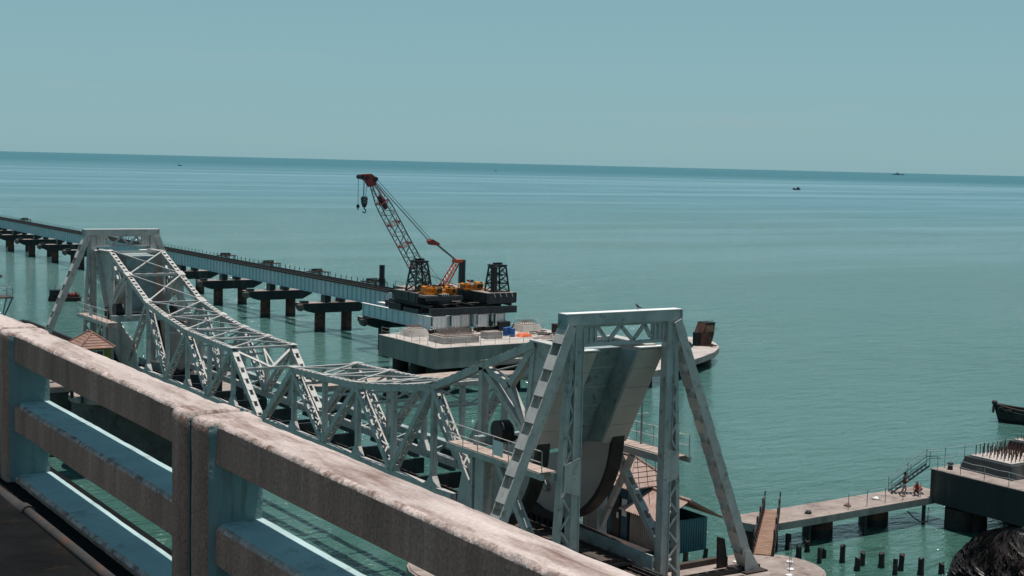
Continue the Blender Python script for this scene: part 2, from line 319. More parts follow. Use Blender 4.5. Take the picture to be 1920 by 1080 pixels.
def post(th, y0, y1, ztop):
    """post deeper than the rails, with rounded arrises and a capped head"""
    x0, x1 = 2.545, 2.862; bv = 0.02; zb = ZD - 0.05
    poly = [(x0 + bv, y0), (x1 - bv, y0), (x1, y0 + bv), (x1, y1 - bv), (x1 - bv, y1), (x0 + bv, y1), (x0, y1 - bv), (x0, y0 + bv)]
    zs = [zb] + [zb + (ztop - .03 - zb) * i / 24 for i in range(1, 25)] + [ztop - .008, ztop]
    vs = []
    for i, z in enumerate(zs):
        s = 1.0 if i < len(zs) - 2 else (0.94 if i == len(zs) - 2 else 0.80)
        cx, cy = (x0 + x1) / 2, (y0 + y1) / 2
        for x, y in poly:
            q = noise.noise(V((x * 7, y * 7, z * 6))) * .005
            vs.append((cx + (x - cx) * s + q, cy + (y - cy) * s + q, z + (q if i else 0)))
    k = 8; fs = []; mm = []
    for i in range(len(zs) - 1):
        for j in range(k):
            fs.append((i*k+j, i*k+(j+1) % k, (i+1)*k+(j+1) % k, (i+1)*k+j))
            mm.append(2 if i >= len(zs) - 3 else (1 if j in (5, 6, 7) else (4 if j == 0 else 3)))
    fs.append(tuple((len(zs) - 1)*k + i for i in range(k))); mm.append(0)
    mb = MB(); mb.add(vs, fs); mb.mi = mm; mb.smooth = [True] * len(fs); mb.smooth[-1] = False
    return th.part('post', mb, [M['rail_top'], M['rail_face'], M['rail_edge'], M['rail_side'], M['rail_side']])
RZ = [(HC - 1.535, HC - 1.322), (HC - 2.045, HC - 1.835), (HC - 2.47, HC - 2.372)]
bays = [('concrete railing bay ahead, its posts on both sides in full view', 7.078 - .21, 10.72 + .0),
        ('nearest concrete railing bay, running out of the frame at lower right', 3.15, 6.79),
        ('farther concrete railing bay cut off at the left edge', 10.80, 14.4)]
for lab, ya, yb in bays:
    th = T('concrete_railing', lab, 'railing', (2.7, ya, ZD), 'concrete railing bays of the road bridge')
    post(th, ya, ya + .205, RZ[0][1] + .012); post(th, yb - .205, yb, RZ[0][1] + .012)
    rail(th, 'top_rail', ya + .195, yb - .195, *RZ[0], crown=.008)
    rail(th, 'middle_rail', ya + .195, yb - .195, *RZ[1], x1=2.866, top='rail_blue', sharp=True)
    rail(th, 'bottom_rail', ya + .195, yb - .195, *RZ[2], x1=2.872, top='rail_blue', sharp=True)
for y in (6.79, 10.72):
    b = MB(); b.box(2.575, 2.845, y + .001, y + .079, ZD - .02, RZ[0][1] - .03); o = link('gap_shade_block', b, M['black'], bpy.data.objects['concrete_railing'], bpy.data.objects['concrete_railing'].location)  # black block stands in for the shade in the gap between posts
mb = MB(); mb.sm = True
mb.path([(2.45, 1.0, ZD + .03), (2.45, 9.6, ZD + .005), (2.46, 9.75, ZD - .01)], .032, 10); mb.path([(2.45, 9.6, ZD - .01), (2.45, 10.4, ZD - .03), (2.45, 20, ZD - .03)], .043, 10)
th = T('conduit_pipe', 'rusty conduit pipe lying along the foot of the concrete railing', 'pipe', (2.45, 5, ZD))
th.part('pipe', mb, M['pipe']); c = MB(); c.tube((2.45, 9.55, ZD), (2.45, 9.68, ZD - .005), .050, 12); th.part('coupling', c, M['pipe'])

# ------------------------------------------------------------------ old rolling-lift railway bridge
YC = 86.05; XN, XF = 37.2, 41.6
def Pt(s): return lambda x, t, z: V((x, YC + s * t, z))
TOP = [(5.0, 12.55), (9.4, 12.68), (13.8, 12.85), (18.1, 13.35), (22.5, 14.05), (27.3, 15.8), (31.9, 17.45)]
CT, CZ, CR = 27.4, 12.8, 5.1
def leaf(s, label):
    P = Pt(s); th = T('bascule_leaf', label, 'lift bridge', P(39.4, 27.4, 7.7), 'the two rolling leaves of the lift bridge')
    st = M['steel']; upz = (0, 0, 1)
    for X in (XN, XF):
        sd = -1 if X == XN else 1
        # bottom chord
        b = MB(); b.beam(P(X, .3, 8.42), P(X, 24.6, 8.42), .34, .42); th.part('bottom_chord', b, st)
        # top chord, built-up: two side plates with batten plates over the open top
        for (t0, z0), (t1, z1) in zip(TOP, TOP[1:]):
            n_ = (V((0, -(z1 - z0) * s, (t1 - t0)))).normalized()
            laced(th, 'top_chord', P(X, t0, z0 - .16), P(X, t1, z1 - .16), .42, .36, n_, st, 'batten', step=.62, faces=(1,), t=.09)
            g = MB(); g.beam(P(X, t0 - .42, z0 + .055 - .42 * (z1 - z0) / (t1 - t0) * .5), P(X, t0 + .5, z0 + .055 + .5 * (z1 - z0) / (t1 - t0)), .60, .03, n_); th.part('gusset', g, st)
        # end post (ladder of battens on the upper face)
        nrm = V((0, -s * 4.1, 4.7)).normalized()
        laced(th, 'end_post', P(X, .35, 8.5), P(X, 5.0, 12.4), .46, .36, nrm, st, 'batten', step=.95, faces=(1,), t=.11)
        # verticals
        for t_, z_ in TOP[:5]:
            b = MB(); b.beam(P(X, t_, 8.6), P(X, t_, z_ - .3), .26, .30, (0, 1, 0)); th.part('vertical', b, st)
            f_ = MB(); f_.prism([(YC + s*(t_ - .55), 8.62), (YC + s*(t_ + .55), 8.62), (YC + s*(t_ + .16), 9.15), (YC + s*(t_ - .16), 9.15)], 'x', X - .17, X + .17); th.part('foot_gusset', f_, st)
        b = MB(); b.beam(P(X, 27.3, 12.3), P(X, 27.3, 15.6), .42, .36, (0, 1, 0)); th.part('vertical', b, st)
        # diagonals
        for (ta, za), (tb, zb) in [((5.1, 12.3), (9.3, 8.7)), ((9.5, 8.7), (13.7, 12.55)), ((13.9, 12.55), (18.0, 8.7)), ((18.2, 8.7), (22.4, 13.8)), ((22.6, 13.8), (27.0, 8.9))]:
            dv = P(X, tb, zb) - P(X, ta, za); nn = V((0, -dv.z, dv.y)); nn = nn if nn.z > 0 else -nn
            laced(th, 'diagonal', P(X, ta, za), P(X, tb, zb), .50, .30, nn, st, 'zig', step=.46, t=.10, bar=.095)
        for (ta, za), (tb, zb) in [((27.4, 15.5), (31.2, 12.9)), ((27.5, 15.6), (29.7, 15.0)), ((29.7, 15.0), (31.8, 17.2)), ((29.7, 15.0), (31.2, 13.3))]:
            b = MB(); b.beam(P(X, ta, za), P(X, tb, zb), .34, .30, (1, 0, 0)); th.part('diagonal', b, st)
        b = MB(); b.beam(P(X, 31.25, 13.0), P(X, 31.7, 17.1), .34, .22, (1, 0, 0)); th.part('vertical', b, st)
        # web plate and segment
        arc = [(CT + CR * math.cos(a), CZ + CR * math.sin(a)) for a in [math.radians(-118 + 116 * i / 28) for i in range(29)]]
        poly = [(YC + s * t, z) for t, z in arc + [(33.1, 14.0), (34.9, 17.3), (31.95, 17.4), (31.6, 17.1), (31.0, 12.9), (28.4, 11.2), (25.6, 10.4)]]
        b = MB(); b.prism(poly, 'x', X - .05, X + .05); wp = th.part('web_plate', b, M['plate'] if X == XF else st)
        r = MB()
        for a in (-95, -70, -45, -20):
            a = math.radians(a); r.beam(P(X + sd * -.0, CT + 2.2 * math.cos(a), CZ + 2.2 * math.sin(a)), P(X, CT + 4.95 * math.cos(a), CZ + 4.95 * math.sin(a)), .24, .07, (1, 0, 0))
        th.part('stiffener', r, st, wp)
        r = MB(); n_ = 30; vs = []
        for i in range(n_ + 1):
            a = math.radians(-118 + 117 * i / n_)
            for rr, dx in ((CR + .16, -.36), (CR + .16, .36), (CR - .06, .36), (CR - .06, -.36)): vs.append(P(X + dx, CT + rr * math.cos(a), CZ + rr * math.sin(a)))
        fs = [(i*4+j, i*4+(j+1) % 4, (i+1)*4+(j+1) % 4, (i+1)*4+j) for i in range(n_) for j in range(4)] + [(3, 2, 1, 0), (n_*4, n_*4+1, n_*4+2, n_*4+3)]
        r.add(vs, fs); th.part('tread', r, M['tread'])
        b = MB(); b.beam(P(X, 31.7, 17.46), P(X, 34.9, 17.40), .62, .08); th.part('top_plate', b, st)
        # wide rear flange of the segment
        xa, xb = (36.82, 38.25) if X == XN else (40.75, 42.2)
        b = MB(); n3 = 5
        for i in range(n3):
            u0, u1 = i / n3, (i + 1) / n3
            b.beam(P((xa + xb) / 2, 35.1 - 2.7 * u0, 17.28 - 4.9 * u0), P((xa + xb) / 2, 35.1 - 2.7 * (u1 - .004), 17.28 - 4.9 * (u1 - .004)), xb - xa, .16 - .012 * (i % 2), (0, s, .5))
        th.part('rear_flange', b, M['plate'])
        b = MB(); b.beam(P((xa + xb) / 2, 34.75, 17.33), P((xa + xb) / 2, 35.32, 17.35), xb - xa + .12, .05); th.part('cap_plate', b, M['white'])
    # counterweight box between the girders, recessed
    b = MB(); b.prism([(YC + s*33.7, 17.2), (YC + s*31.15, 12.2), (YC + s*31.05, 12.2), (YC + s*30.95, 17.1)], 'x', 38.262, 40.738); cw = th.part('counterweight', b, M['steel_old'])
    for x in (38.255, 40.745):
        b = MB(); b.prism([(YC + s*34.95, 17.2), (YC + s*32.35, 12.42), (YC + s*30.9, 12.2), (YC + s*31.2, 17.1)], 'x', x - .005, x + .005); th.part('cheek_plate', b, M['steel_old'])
    b = MB()
    for u in (.2, .4, .6, .8): b.beam(P(38.3, 33.7 - 2.6*u + .03, 17.2 - 5.0*u), P(40.7, 33.7 - 2.6*u + .03, 17.2 - 5.0*u), .05, .05, (0, s, .5))
    th.part('seam', b, M['plate'], cw)
    # struts and sway frames between the trusses
    for i, (t_, z_) in enumerate(TOP):
        b = MB(); b.beam(P(XN + .2, t_, z_ - .05), P(XF - .2, t_, z_ - .05), .22, .16); th.part('strut', b, st)
        if 0 < i < 5:
            b = MB(); b.beam(P(XN + .15, t_, z_ - 1.25), P(XF - .15, t_, z_ - 1.25), .14, .14); th.part('sway_strut', b, st)
            b = MB(); b.beam(P(XN + .15, t_, z_ - .25), P(39.4, t_, z_ - 1.2), .10, .10); b.beam(P(XF - .15, t_, z_ - .25), P(39.4, t_, z_ - 1.2), .10, .10); th.part('sway_brace', b, st)
    for (t0, z0), (t1, z1) in zip(TOP, TOP[1:]):
        for xa, xb in ((XN, XF), (XF, XN)):
            b = MB(); b.beam(P(xa, t0 + .2, z0 + (.02 if xa == XN else .09)), P(xb, t1 - .2, z1 + (.02 if xa == XN else .09)), .14, .07); th.part('lateral_brace', b, st)
    laced(th, 'strut', P(XN + .3, 27.3, 15.83), P(XF - .3, 27.3, 15.83), .40, .16, (0, 0, 1), st, 'batten', step=.85, faces=(1,), t=.08)
    # portal between the end posts
    b = MB(); b.beam(P(XN, 3.5, 11.25), P(XF, 3.5, 11.25), .14, .2); th.part('portal_strut', b, st)
    for x in (XN + .25, XF - .25):
        b = MB(); b.beam(P(x, 4.8, 12.3), P(39.4, 3.5, 11.3), .16, .1, (0, -s, 1)); th.part('portal_brace', b, st)
        b = MB(); b.beam(P(39.4, 4.9, 12.4), P(39.4 + (x - 39.4) * .12, 3.6, 11.35), .12, .1, (0, -s, 1)); th.part('portal_brace', b, st)
    # floor: stringers, cross girders, rails and sleepers
    for t_ in (.6, 5, 9.4, 13.8, 18.1, 22.5):
        b = MB(); b.beam(P(XN, t_, 7.62), P(XF, t_, 7.60), .22, .9); th.part('cross_girder', b, M['dark'])
    for x in (38.45, 40.05):
        b = MB(); b.beam(P(x, .3, 7.05), P(x, 27, 7.05), .22, .40); th.part('stringer', b, M['steel_old'])
        b = MB(); b.beam(P(x, .1, 7.49), P(x, 35.9, 7.49), .07, .14); th.part('rail', b, M['rustdark'])
    b = MB(); t0 = .5; b.box(38.0, 40.5, YC + s*t0 - .12, YC + s*t0 + .12, 7.26, 7.41)
    th.copies('sleeper', b, M['timber'], [(0, s * .66 * k, 0) for k in range(1, 54)])
    b = MB(); b.box(37.55, 37.85, YC + min(s*.4, s*27), YC + max(s*.4, s*27), 7.36, 7.41); th.part('walkway_plank', b, M['timber'])
    b = MB(); b.box(39.0, 39.5, YC + min(s*.4, s*35), YC + max(s*.4, s*35), 7.415, 7.455); th.part('walkway_plank', b, M['timber'])
    return th
leaf(-1, 'near rolling leaf of the lift bridge, seen from behind with its grey counterweight')
leaf(1, 'far rolling leaf of the lift bridge, sunlit white top bracing facing the viewer')

def tower(s, label):
    P = Pt(s); Tt = 35.6; th = T('bascule_tower', label, 'bridge tower', P(39.3, Tt, 6.1), 'A-frame towers of the lift bridge'); st = M['steel']
    y = YC + s * Tt
    b = MB(); b.box(36.02, 42.52, y - .26, y + .26, 18.62, 19.12); tb = th.part('top_beam', b, st)
    b = MB(); b.box(35.97, 42.58, y - .30, y + .30, 19.123, 19.155); th.part('cover_plate', b, M['white'], tb)
    b = MB(); b.box(37.02, 41.76, y - .1, y + .1, 17.62, 17.78); b.box(37.02, 41.76, y - .1, y + .1, 18.50, 18.615); pf = th.part('portal_frame', b, st)
    for xa, xb in ((37.03, 37.86), (41.0, 41.75)):
        b = MB(); b.box(xa, xb, y - .06, y + .06, 17.784, 18.496); pp = th.part('portal_panel', b, st)
        r = MB()
        for q in range(3): xx = xa + (xb - xa) * (q + .5) / 3; r.box(xx - .04, xx + .04, y - s*.06, y - s*.13, 17.79, 18.49) if s > 0 else r.box(xx - .04, xx + .04, y - .13, y - .062, 17.79, 18.49)
        th.part('rib', r, st, pp)
    for xe in (35.99, 42.55):
        b = MB(); b.box(xe - .03, xe + .03, y - .33, y + .33, 18.2, 19.118); th.part('end_cheek', b, M['steel_old'], tb)
    zz = [(37.9, 18.50), (38.5, 17.78), (39.2, 18.50), (39.95, 17.78), (40.6, 18.50), (40.95, 17.9)]
    for (xa, za), (xb, zb) in zip(zz, zz[1:]):
        b = MB(); b.beam((xa, y, za), (xb, y, zb), .16, .12, (0, 1, 0)); th.part('portal_brace', b, st)
    for sd in (-1, 1):
        xi = 36.77 if sd < 0 else 42.03; xo0 = 36.45 if sd < 0 else 42.36; xo1 = 35.80 if sd < 0 else 43.0
        b = MB(); b.beam((xi, y, 6.15), (xi, y, 18.61), .42, .44, (0, 1, 0)); pst = th.part('post', b, st)
        b = MB(); b.beam((xi - .22, y - .245, 6.2), (xi - .22, y - .245, 18.5), .03, .09, (0, 1, 0)); b.beam((xi + .22, y - .245, 6.2), (xi + .22, y - .245, 18.5), .03, .09, (0, 1, 0)); th.part('edge_angle', b, st, pst)
        b = MB(); b.beam((xo1, y, 6.15), (xo0, y, 17.9), .20, .40, (0, 1, 0)); oc = th.part('outer_post', b, st)
        b = MB(); n_ = 15
        for i in range(n_):
            za = 6.5 + 11.0 * i / n_; zb = 6.5 + 11.0 * (i + 1) / n_; f = lambda z: xo1 + (xo0 - xo1) * (z - 6.15) / 11.75
            for dy in (-.2, .2):
                p, q = ((xi + sd * .19, y + dy, za), (f(zb), y + dy, zb)) if i % 2 else ((f(za), y + dy, za), (xi + sd * .19, y + dy, zb)); b.beam(p, q, .10, .03, (0, 1, 0))
        th.part('lacing', b, st, oc, kind='stuff')
        b = MB(); b.prism([(xi + sd*.1, 18.5), (xi + sd*.1, 16.9), (xo0 + sd*.35, 18.5)], 'y', y - .24, y - .215); th.part('gusset', b, st)
        # gusset at platform height
        b = MB(); b.prism([(xi - sd*.22, 12.7), (xi - sd*.22, 10.9), (xo1 + sd*.0 + (xo0 - xo1) * .45, 11.2), (xo1 + (xo0 - xo1) * .5, 12.4)], 'y', y - .285, y - .265); th.part('gusset', b, st)
        # raking leg, battened
        xt = 36.3 if sd < 0 else 42.3; xf = 31.15 if sd < 0 else 47.55
        p, q = V((xf, y, 6.1)), V((xt, y, 18.62)); nrm = V(((q - p).z * sd, 0, -(q - p).x * sd)); nrm = nrm if nrm.z > 0 else -nrm
        laced(th, 'raking_leg', p, q, .74, .46, nrm, st, 'batten', step=1.18, faces=(1, -1), t=.06)
        b = MB(); b.box(xf - .7, xf + .7, y - .75, y + .75, 6.022, 6.10); th.part('base_plate', b, M['rustdark'])
        b = MB(); b.prism([(xf - .5, 6.1), (xf + .5, 6.1), (xf + .18 - sd * .35, 7.1), (xf - .18 - sd * .35, 7.1)], 'y', y - .41, y - .39); th.part('foot_gusset', b, st)
    return th
for s_, lb in ((-1, 'grey service beam along the far side of the near leaf'), (1, 'grey service beam along the far side of the far leaf')):
    th = T('service_beam', lb, 'beam', (43.1, YC + s_ * 13, 8.5), 'service beams of the lift bridge')
    for k in range(6):
        ta, tb = .3 + 4.4 * k, 4.66 + 4.4 * k
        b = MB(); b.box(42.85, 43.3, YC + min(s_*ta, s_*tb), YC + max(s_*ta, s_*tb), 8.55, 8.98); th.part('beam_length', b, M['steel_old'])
        b = MB(); b.prism([(YC + s_*(ta + .1), 8.54), (YC + s_*(ta + 1.0), 8.54), (YC + s_*(ta + 1.35), 7.3), (YC + s_*(ta - .25), 7.3)], 'x', 42.9, 43.25); th.part('bracket', b, M['dark'])
        b = MB(); b.beam((41.75, YC + s_*(ta + .4), 8.3), (42.84, YC + s_*(ta + .4), 8.6), .2, .2); th.part('arm', b, M['steel_old'])
        b = MB(); b.path([(43.05, YC + s_*(ta + .6 + .7*q), 8.5 - .35 * math.sin(math.pi * q / 5)) for q in range(6)], .025, 4); th.part('cable', b, M['rope'])
tower(-1, 'near A-frame tower behind the counterweight, its right leg standing on a round pier')
tower(1, 'far A-frame tower at left, rising behind the sunlit truss')

def side_frame(s, label):
    """fixed frame beside the segments: columns, platform beams, deck, railings, roller track girders"""
    P = Pt(s); th = T('tower_platform', label, 'platform', P(39.4, 30, 6.1), 'machinery platforms at the towers'); st = M['steel']
    for sd, xc, xo in ((-1, 36.1, 35.35), (1, 43.0, 43.9)):
        b = MB(); b.beam(P(xc, 29.3, 6.1), P(xc, 29.3, 11.55), .62, .78, (0, 1, 0)); th.part('column', b, st)
        b = MB(); b.beam(P(xc, 28.4, 6.1), P(xc, 28.4, 11.55), .40, .16, (0, 1, 0)); th.part('column', b, st)
        b = MB(); b.beam(P(xc, 27.4, 11.75), P(xc, 35.3, 11.75), .34, .36); th.part('platform_beam', b, st)
        b = MB(); b.beam(P(xo, 27.0, 11.80), P(xo, 35.3, 11.80), .14, .26); th.part('edge_beam', b, st)
        x0, x1 = min(xc - .1, xo), max(xc + .1, xo)
        n_ = 9
        b = MB(); b.box(x0, x1, YC + min(s*27.02, s*27.88), YC + max(s*27.02, s*27.88), 11.94, 11.98)
        th.copies('deck_plank', b, M['plank'], [(0, s * .9 * k, 0) for k in range(1, n_)])
        # railing along the outer edge
        for k in range(7):
            t_ = 27.1 + 1.35 * k; b = MB(); b.tube(P(xo, t_, 11.93), P(xo, t_, 12.98), .024, 6); th.part('railing_post', b, st)
        for zz in (12.45, 12.96):
            b = MB(); b.tube(P(xo, 27.1, zz), P(xo, 35.2, zz), .022, 6); th.part('handrail', b, st)
        # longitudinal battened brace down to the foot of the tower
        p, q = P(xc, 30.6, 11.5), P(xc, 35.1, 6.6); d = q - p; nn = V((0, -d.z, d.y)); nn = nn if nn.z > 0 else -nn
        laced(th, 'brace', p, q, .42, .30, nn, st, 'batten', step=.95, faces=(1,), t=.09)
        p, q = P(xc, 32.0, 11.5), P(xc, 29.6, 7.4)
        b = MB(); b.beam(p, q, .28, .24, (1, 0, 0)); th.part('brace', b, st)
        # roller track girder under the segment
        xg = XN if sd < 0 else XF
        b = MB(); b.box(xg - .04, xg + .04, YC + min(s*24, s*35), YC + max(s*24, s*35), 6.15, 7.40); tg = th.part('track_girder', b, M['dark'])
        r = MB()
        for k in range(22): r.box(xg - .2, xg + .2, YC + s*(24.2 + .5*k) - .02, YC + s*(24.2 + .5*k) + .02, 6.2, 7.36)
        th.part('web_stiffener', r, M['dark'], tg)
        b = MB(); b.box(xg - .34, xg + .34, YC + min(s*23.8, s*35.2), YC + max(s*23.8, s*35.2), 7.404, 7.56); th.part('track_plate', b, M['rustdark'])
        b = MB(); b.beam(P(xg - sd*.55, 30, 7.35), P(xg - sd*.55, 36.2, 7.35), .10, .75); th.part('guard_plate', b, M['steel_old'])
    # cross girders tying both sides over the track
    b = MB(); b.beam(P(36.1, 28.4, 12.15), P(43.0, 28.4, 12.15), .4, .5); th.part('cross_girder', b, M['steel_old'])
    # machinery on the inner side
    b = MB(); b.box(37.7, 40.9, YC + min(s*29, s*30.2), YC + max(s*29, s*30.2), 11.98, 12.5); th.part('gearbox', b, M['dark'])
    for x in (37.0, 41.9):
        b = MB(); b.tube(P(x - .35, 29.4, 12.75), P(x + .35, 29.4, 12.75), .55, 18); th.part('gear_wheel', b, M['black'])
    b = MB(); b.box(35.33, 35.345, YC + s*31.6 - .42, YC + s*31.6 + .42, 12.1, 12.8); th.part('notice_board', b, M['white'])
    # ladder wires from the far platform down to the hut
    b = MB()
    for k in range(4): b.tube(P(43.85, 31.2 + .7 * k, 11.85), P(44.4, 31.0 + .75 * k, 8.8), .016, 5)
    th.part('stay_wire', b, M['rope'])
    return th
side_frame(-1, 'near machinery platform with thin handrails beside the counterweight')
side_frame(1, 'far machinery platform below the left tower, above the ochre hut')
# mast with a cross arm on the far-side platform
th = T('signal_mast', 'slim signal mast with a short cross arm behind the near tower', 'mast', (43.6, YC - 31.9, 11.98))
b = MB(); b.tube((43.6, YC - 31.9, 11.98), (43.6, YC - 31.9, 14.3), .06, 8, .04); th.part('pole', b, M['steel_old'])
b = MB(); b.tube((43.2, YC - 31.9, 13.5), (44.0, YC - 31.9, 13.5), .035, 6); th.part('cross_arm', b, M['steel_old'])

def approach(s, label):
    P = Pt(s); th = T('approach_span', label, 'railway bridge', P(39.4, 40, 6.0), 'approach spans of the old railway bridge')
    for x in (38.3, 40.3):
        b = MB(); b.box(x - .05, x + .05, YC + min(s*35.95, s*72), YC + max(s*35.95, s*72), 5.5, 6.98); gd = th.part('girder', b, M['dark'])
        r = MB()
        for k in range(36): r.box(x - .18, x + .18, YC + s*(36.4 + k) - .02, YC + s*(36.4 + k) + .02, 5.55, 6.95)
        r.box(x - .2, x + .2, YC + min(s*35.95, s*72), YC + max(s*35.95, s*72), 6.985, 7.04)
        th.part('web_stiffener', r, M['dark'], gd, kind='stuff')
    for x in (38.45, 40.05):
        b = MB(); b.beam(P(x, 35.95, 7.28), P(x, 72, 7.28), .07, .14); th.part('rail', b, M['rustdark'])
        b = MB(); b.beam(P(x + (.28 if x < 39 else -.28), 35.95, 7.26), P(x + (.28 if x < 39 else -.28), 72, 7.26), .06, .10); th.part('guard_rail', b, M['rustdark'])
    b = MB(); b.box(37.9, 40.7, YC + s*36.3 - .12, YC + s*36.3 + .12, 7.045, 7.195)
    th.copies('sleeper', b, M['timber'], [(0, s * .62 * k, 0) for k in range(1, 57)])
    for k, (x0, x1, mt) in enumerate(((37.55, 37.85, 'timber'), (38.95, 39.55, 'timber'), (40.45, 40.65, 'dark'))):
        b = MB(); b.box(x0, x1, YC + min(s*(36 + .1*k), s*72), YC + max(s*(36 + .1*k), s*72), 7.20, 7.25); th.part('walkway_plank', b, M[mt])
    b = MB(); b.beam(P(38.05, 36.6, 7.28), P(38.05, 41.0, 7.28), .22, .10); th.part('loose_timber', b, M['plank'])
    return th
approach(-1, 'near approach span of the old railway with dark sleepers, behind the railing')
approach(1, 'far approach span of the old railway leaving the frame at left')

def pier(name, label, x0, x1, y0, y1, z1, mt, group, top=None):
    """pier with rounded ends on a wider footing"""
    cy = (y0 + y1) / 2; r = (y1 - y0) / 2
    def stadium(g):
        pts = []
        for i in range(13): a = -math.pi/2 + math.pi * i / 12; pts.append((x1 - r + (r + g) * math.cos(a), cy + (r + g) * math.sin(a)))
        for i in range(13): a = math.pi/2 + math.pi * i / 12; pts.append((x0 + r + (r + g) * math.cos(a), cy + (r + g) * math.sin(a)))
        return pts
    th = T(name, label, 'bridge pier', ((x0 + x1) / 2, cy, 0), group)
    b = MB(); b.prism(stadium(0), 'z', -3, z1 - .5); th.part('shaft', b, mt)
    b = MB(); b.prism(stadium(.22), 'z', z1 - .497, z1 - .06); th.part('coping', b, M['conc_dirt'])
    b = MB(); b.prism(stadium(.12), 'z', z1 - .058, z1); th.part('top_slab', b, M['conc_dirt'])
    return th
PG = 'masonry piers of the lift bridge'
for s, w1, w2 in ((-1, 'round-ended pier under the near tower and its raking legs', 'pier under the near machinery platform columns'), (1, 'dark pier under the far tower, seen through the railing gap', 'dark pier under the far machinery platform columns')):
    c1 = YC + s * 36.0; c2 = YC + s * 28.6
    pier('bridge_pier', w1, 30.35, 51.2, c1 - 2.6, c1 + 2.6, 6.02, M['masonry'], PG)
    pier('bridge_pier', w2, 33.0, 47.8, c2 - 3.2, c2 + 3.2, 6.02, M['masonry'], PG)
for k, (yy, lab) in enumerate(((158.5, 'pier of the old railway beyond the far tower'),)):
    pier('bridge_pier', lab, 35.5, 43.2, yy - 1.3, yy + 1.3, 5.45, M['masonry'], PG)
# odds and ends on the near pier: bollards and rods
for (x, y), lb in zip(((47.9, 51.6), (49.4, 49.3), (50.3, 50.3), (48.6, 48.6)), ('thin guard rod beside the raking leg foot on the near pier', 'thin guard rod nearest the camera on the round near pier', 'thin guard rod at the foot of the gangway', 'thin guard rod at the lower rim of the round near pier')):
    t_ = T('guard_rod', lb, 'rod', (x, y, 6.02), 'guard rods on the near pier'); b = MB(); b.tube((x, y, 6.03), (x, y, 7.0 + .3 * ((x * 7) % 1)), .02, 5); t_.part('rod', b, M['steel_old']); b = MB(); b.disc_rings((x, y, 6.022), [(.16, 0), (.18, .06), (.05, .12)], 8); t_.part('base', b, M['white'])
b = MB(); b.prism([(46.4, 6.02), (47.0, 6.02), (46.7, 7.5), (46.35, 7.6)], 'y', 51.2, 51.4)
single('steel_stub', b, M['rustdark'], 'short rusty upright plate beside the foot of the right raking leg', 'plate', (46.6, 51.3, 6.02))
# stones on the near pier deck, planks and trough
th = T('timber_baulks', 'dark timber baulks lying across the near pier top', 'timber', (45.5, 50.6, 6.02))
b = MB(); b.box(43.6, 47.6, 51.9, 52.2, 6.03, 6.3); th.part('baulk', b, M['timber'])
b = MB(); b.box(43.4, 48.2, 50.2, 50.5, 6.03, 6.26); th.part('baulk', b, M['timber'])
b = MB(); b.box(42.9, 46.2, 49.0, 49.3, 6.03, 6.24); th.part('baulk', b, M['timber'])

# ------------------------------------------------------------------ new railway bridge (girder spans on piled piers)
PY = [170.6 + 20.2 * k for k in range(14)]
def pile(th, x, y, z1, r=.75, mt='rust'):
    b = MB(); b.tube((x, y, -4), (x, y, z1), r, 16); o = th.part('pile', b, M[mt])
    b = MB(); b.tube((x, y, -.5), (x, y, .55), r + .015, 16, caps=False); th.part('tide_stain', b, M['black'], o)
    return o
def girder_pier(y, label):
    th = T('pier', label, 'bridge pier', (93.7, y, 0), 'piled piers of the new railway bridge')
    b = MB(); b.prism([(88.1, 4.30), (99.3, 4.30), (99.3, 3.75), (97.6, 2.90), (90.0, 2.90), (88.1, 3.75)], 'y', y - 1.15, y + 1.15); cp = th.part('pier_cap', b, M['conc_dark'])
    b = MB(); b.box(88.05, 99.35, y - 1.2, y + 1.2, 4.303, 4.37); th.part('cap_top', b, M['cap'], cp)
    for x in (92.55, 94.95):
        b = MB(); b.box(x - .5, x + .5, y - .7, y + .7, 4.373, 5.42); th.part('bearing_block', b, M['dark'])
    pile(th, 91.6, y, 2.895, .8); pile(th, 96.0, y, 2.895, .8)
    b = MB(); b.prism([(87.3, 4.25), (88.04, 4.25), (88.04, 3.5), (87.7, 3.3), (87.3, 3.7)], 'y', y - 1.9, y - .8); th.part('inspection_ledge', b, M['masonry'])
    b = MB(); b.box(88.15, 89.2, y - 1.15, y - .2, 4.373, 4.72); th.part('ledge_box', b, M['dark'])
    return th
far_names = ['first', 'second', 'third', 'fourth', 'fifth', 'sixth', 'seventh', 'eighth', 'ninth', 'tenth', 'eleventh', 'twelfth', 'thirteenth', 'fourteenth']
for k, y in enumerate(PY): girder_pier(y, 'piled pier of the new railway bridge, %s from the crane platform' % far_names[k])
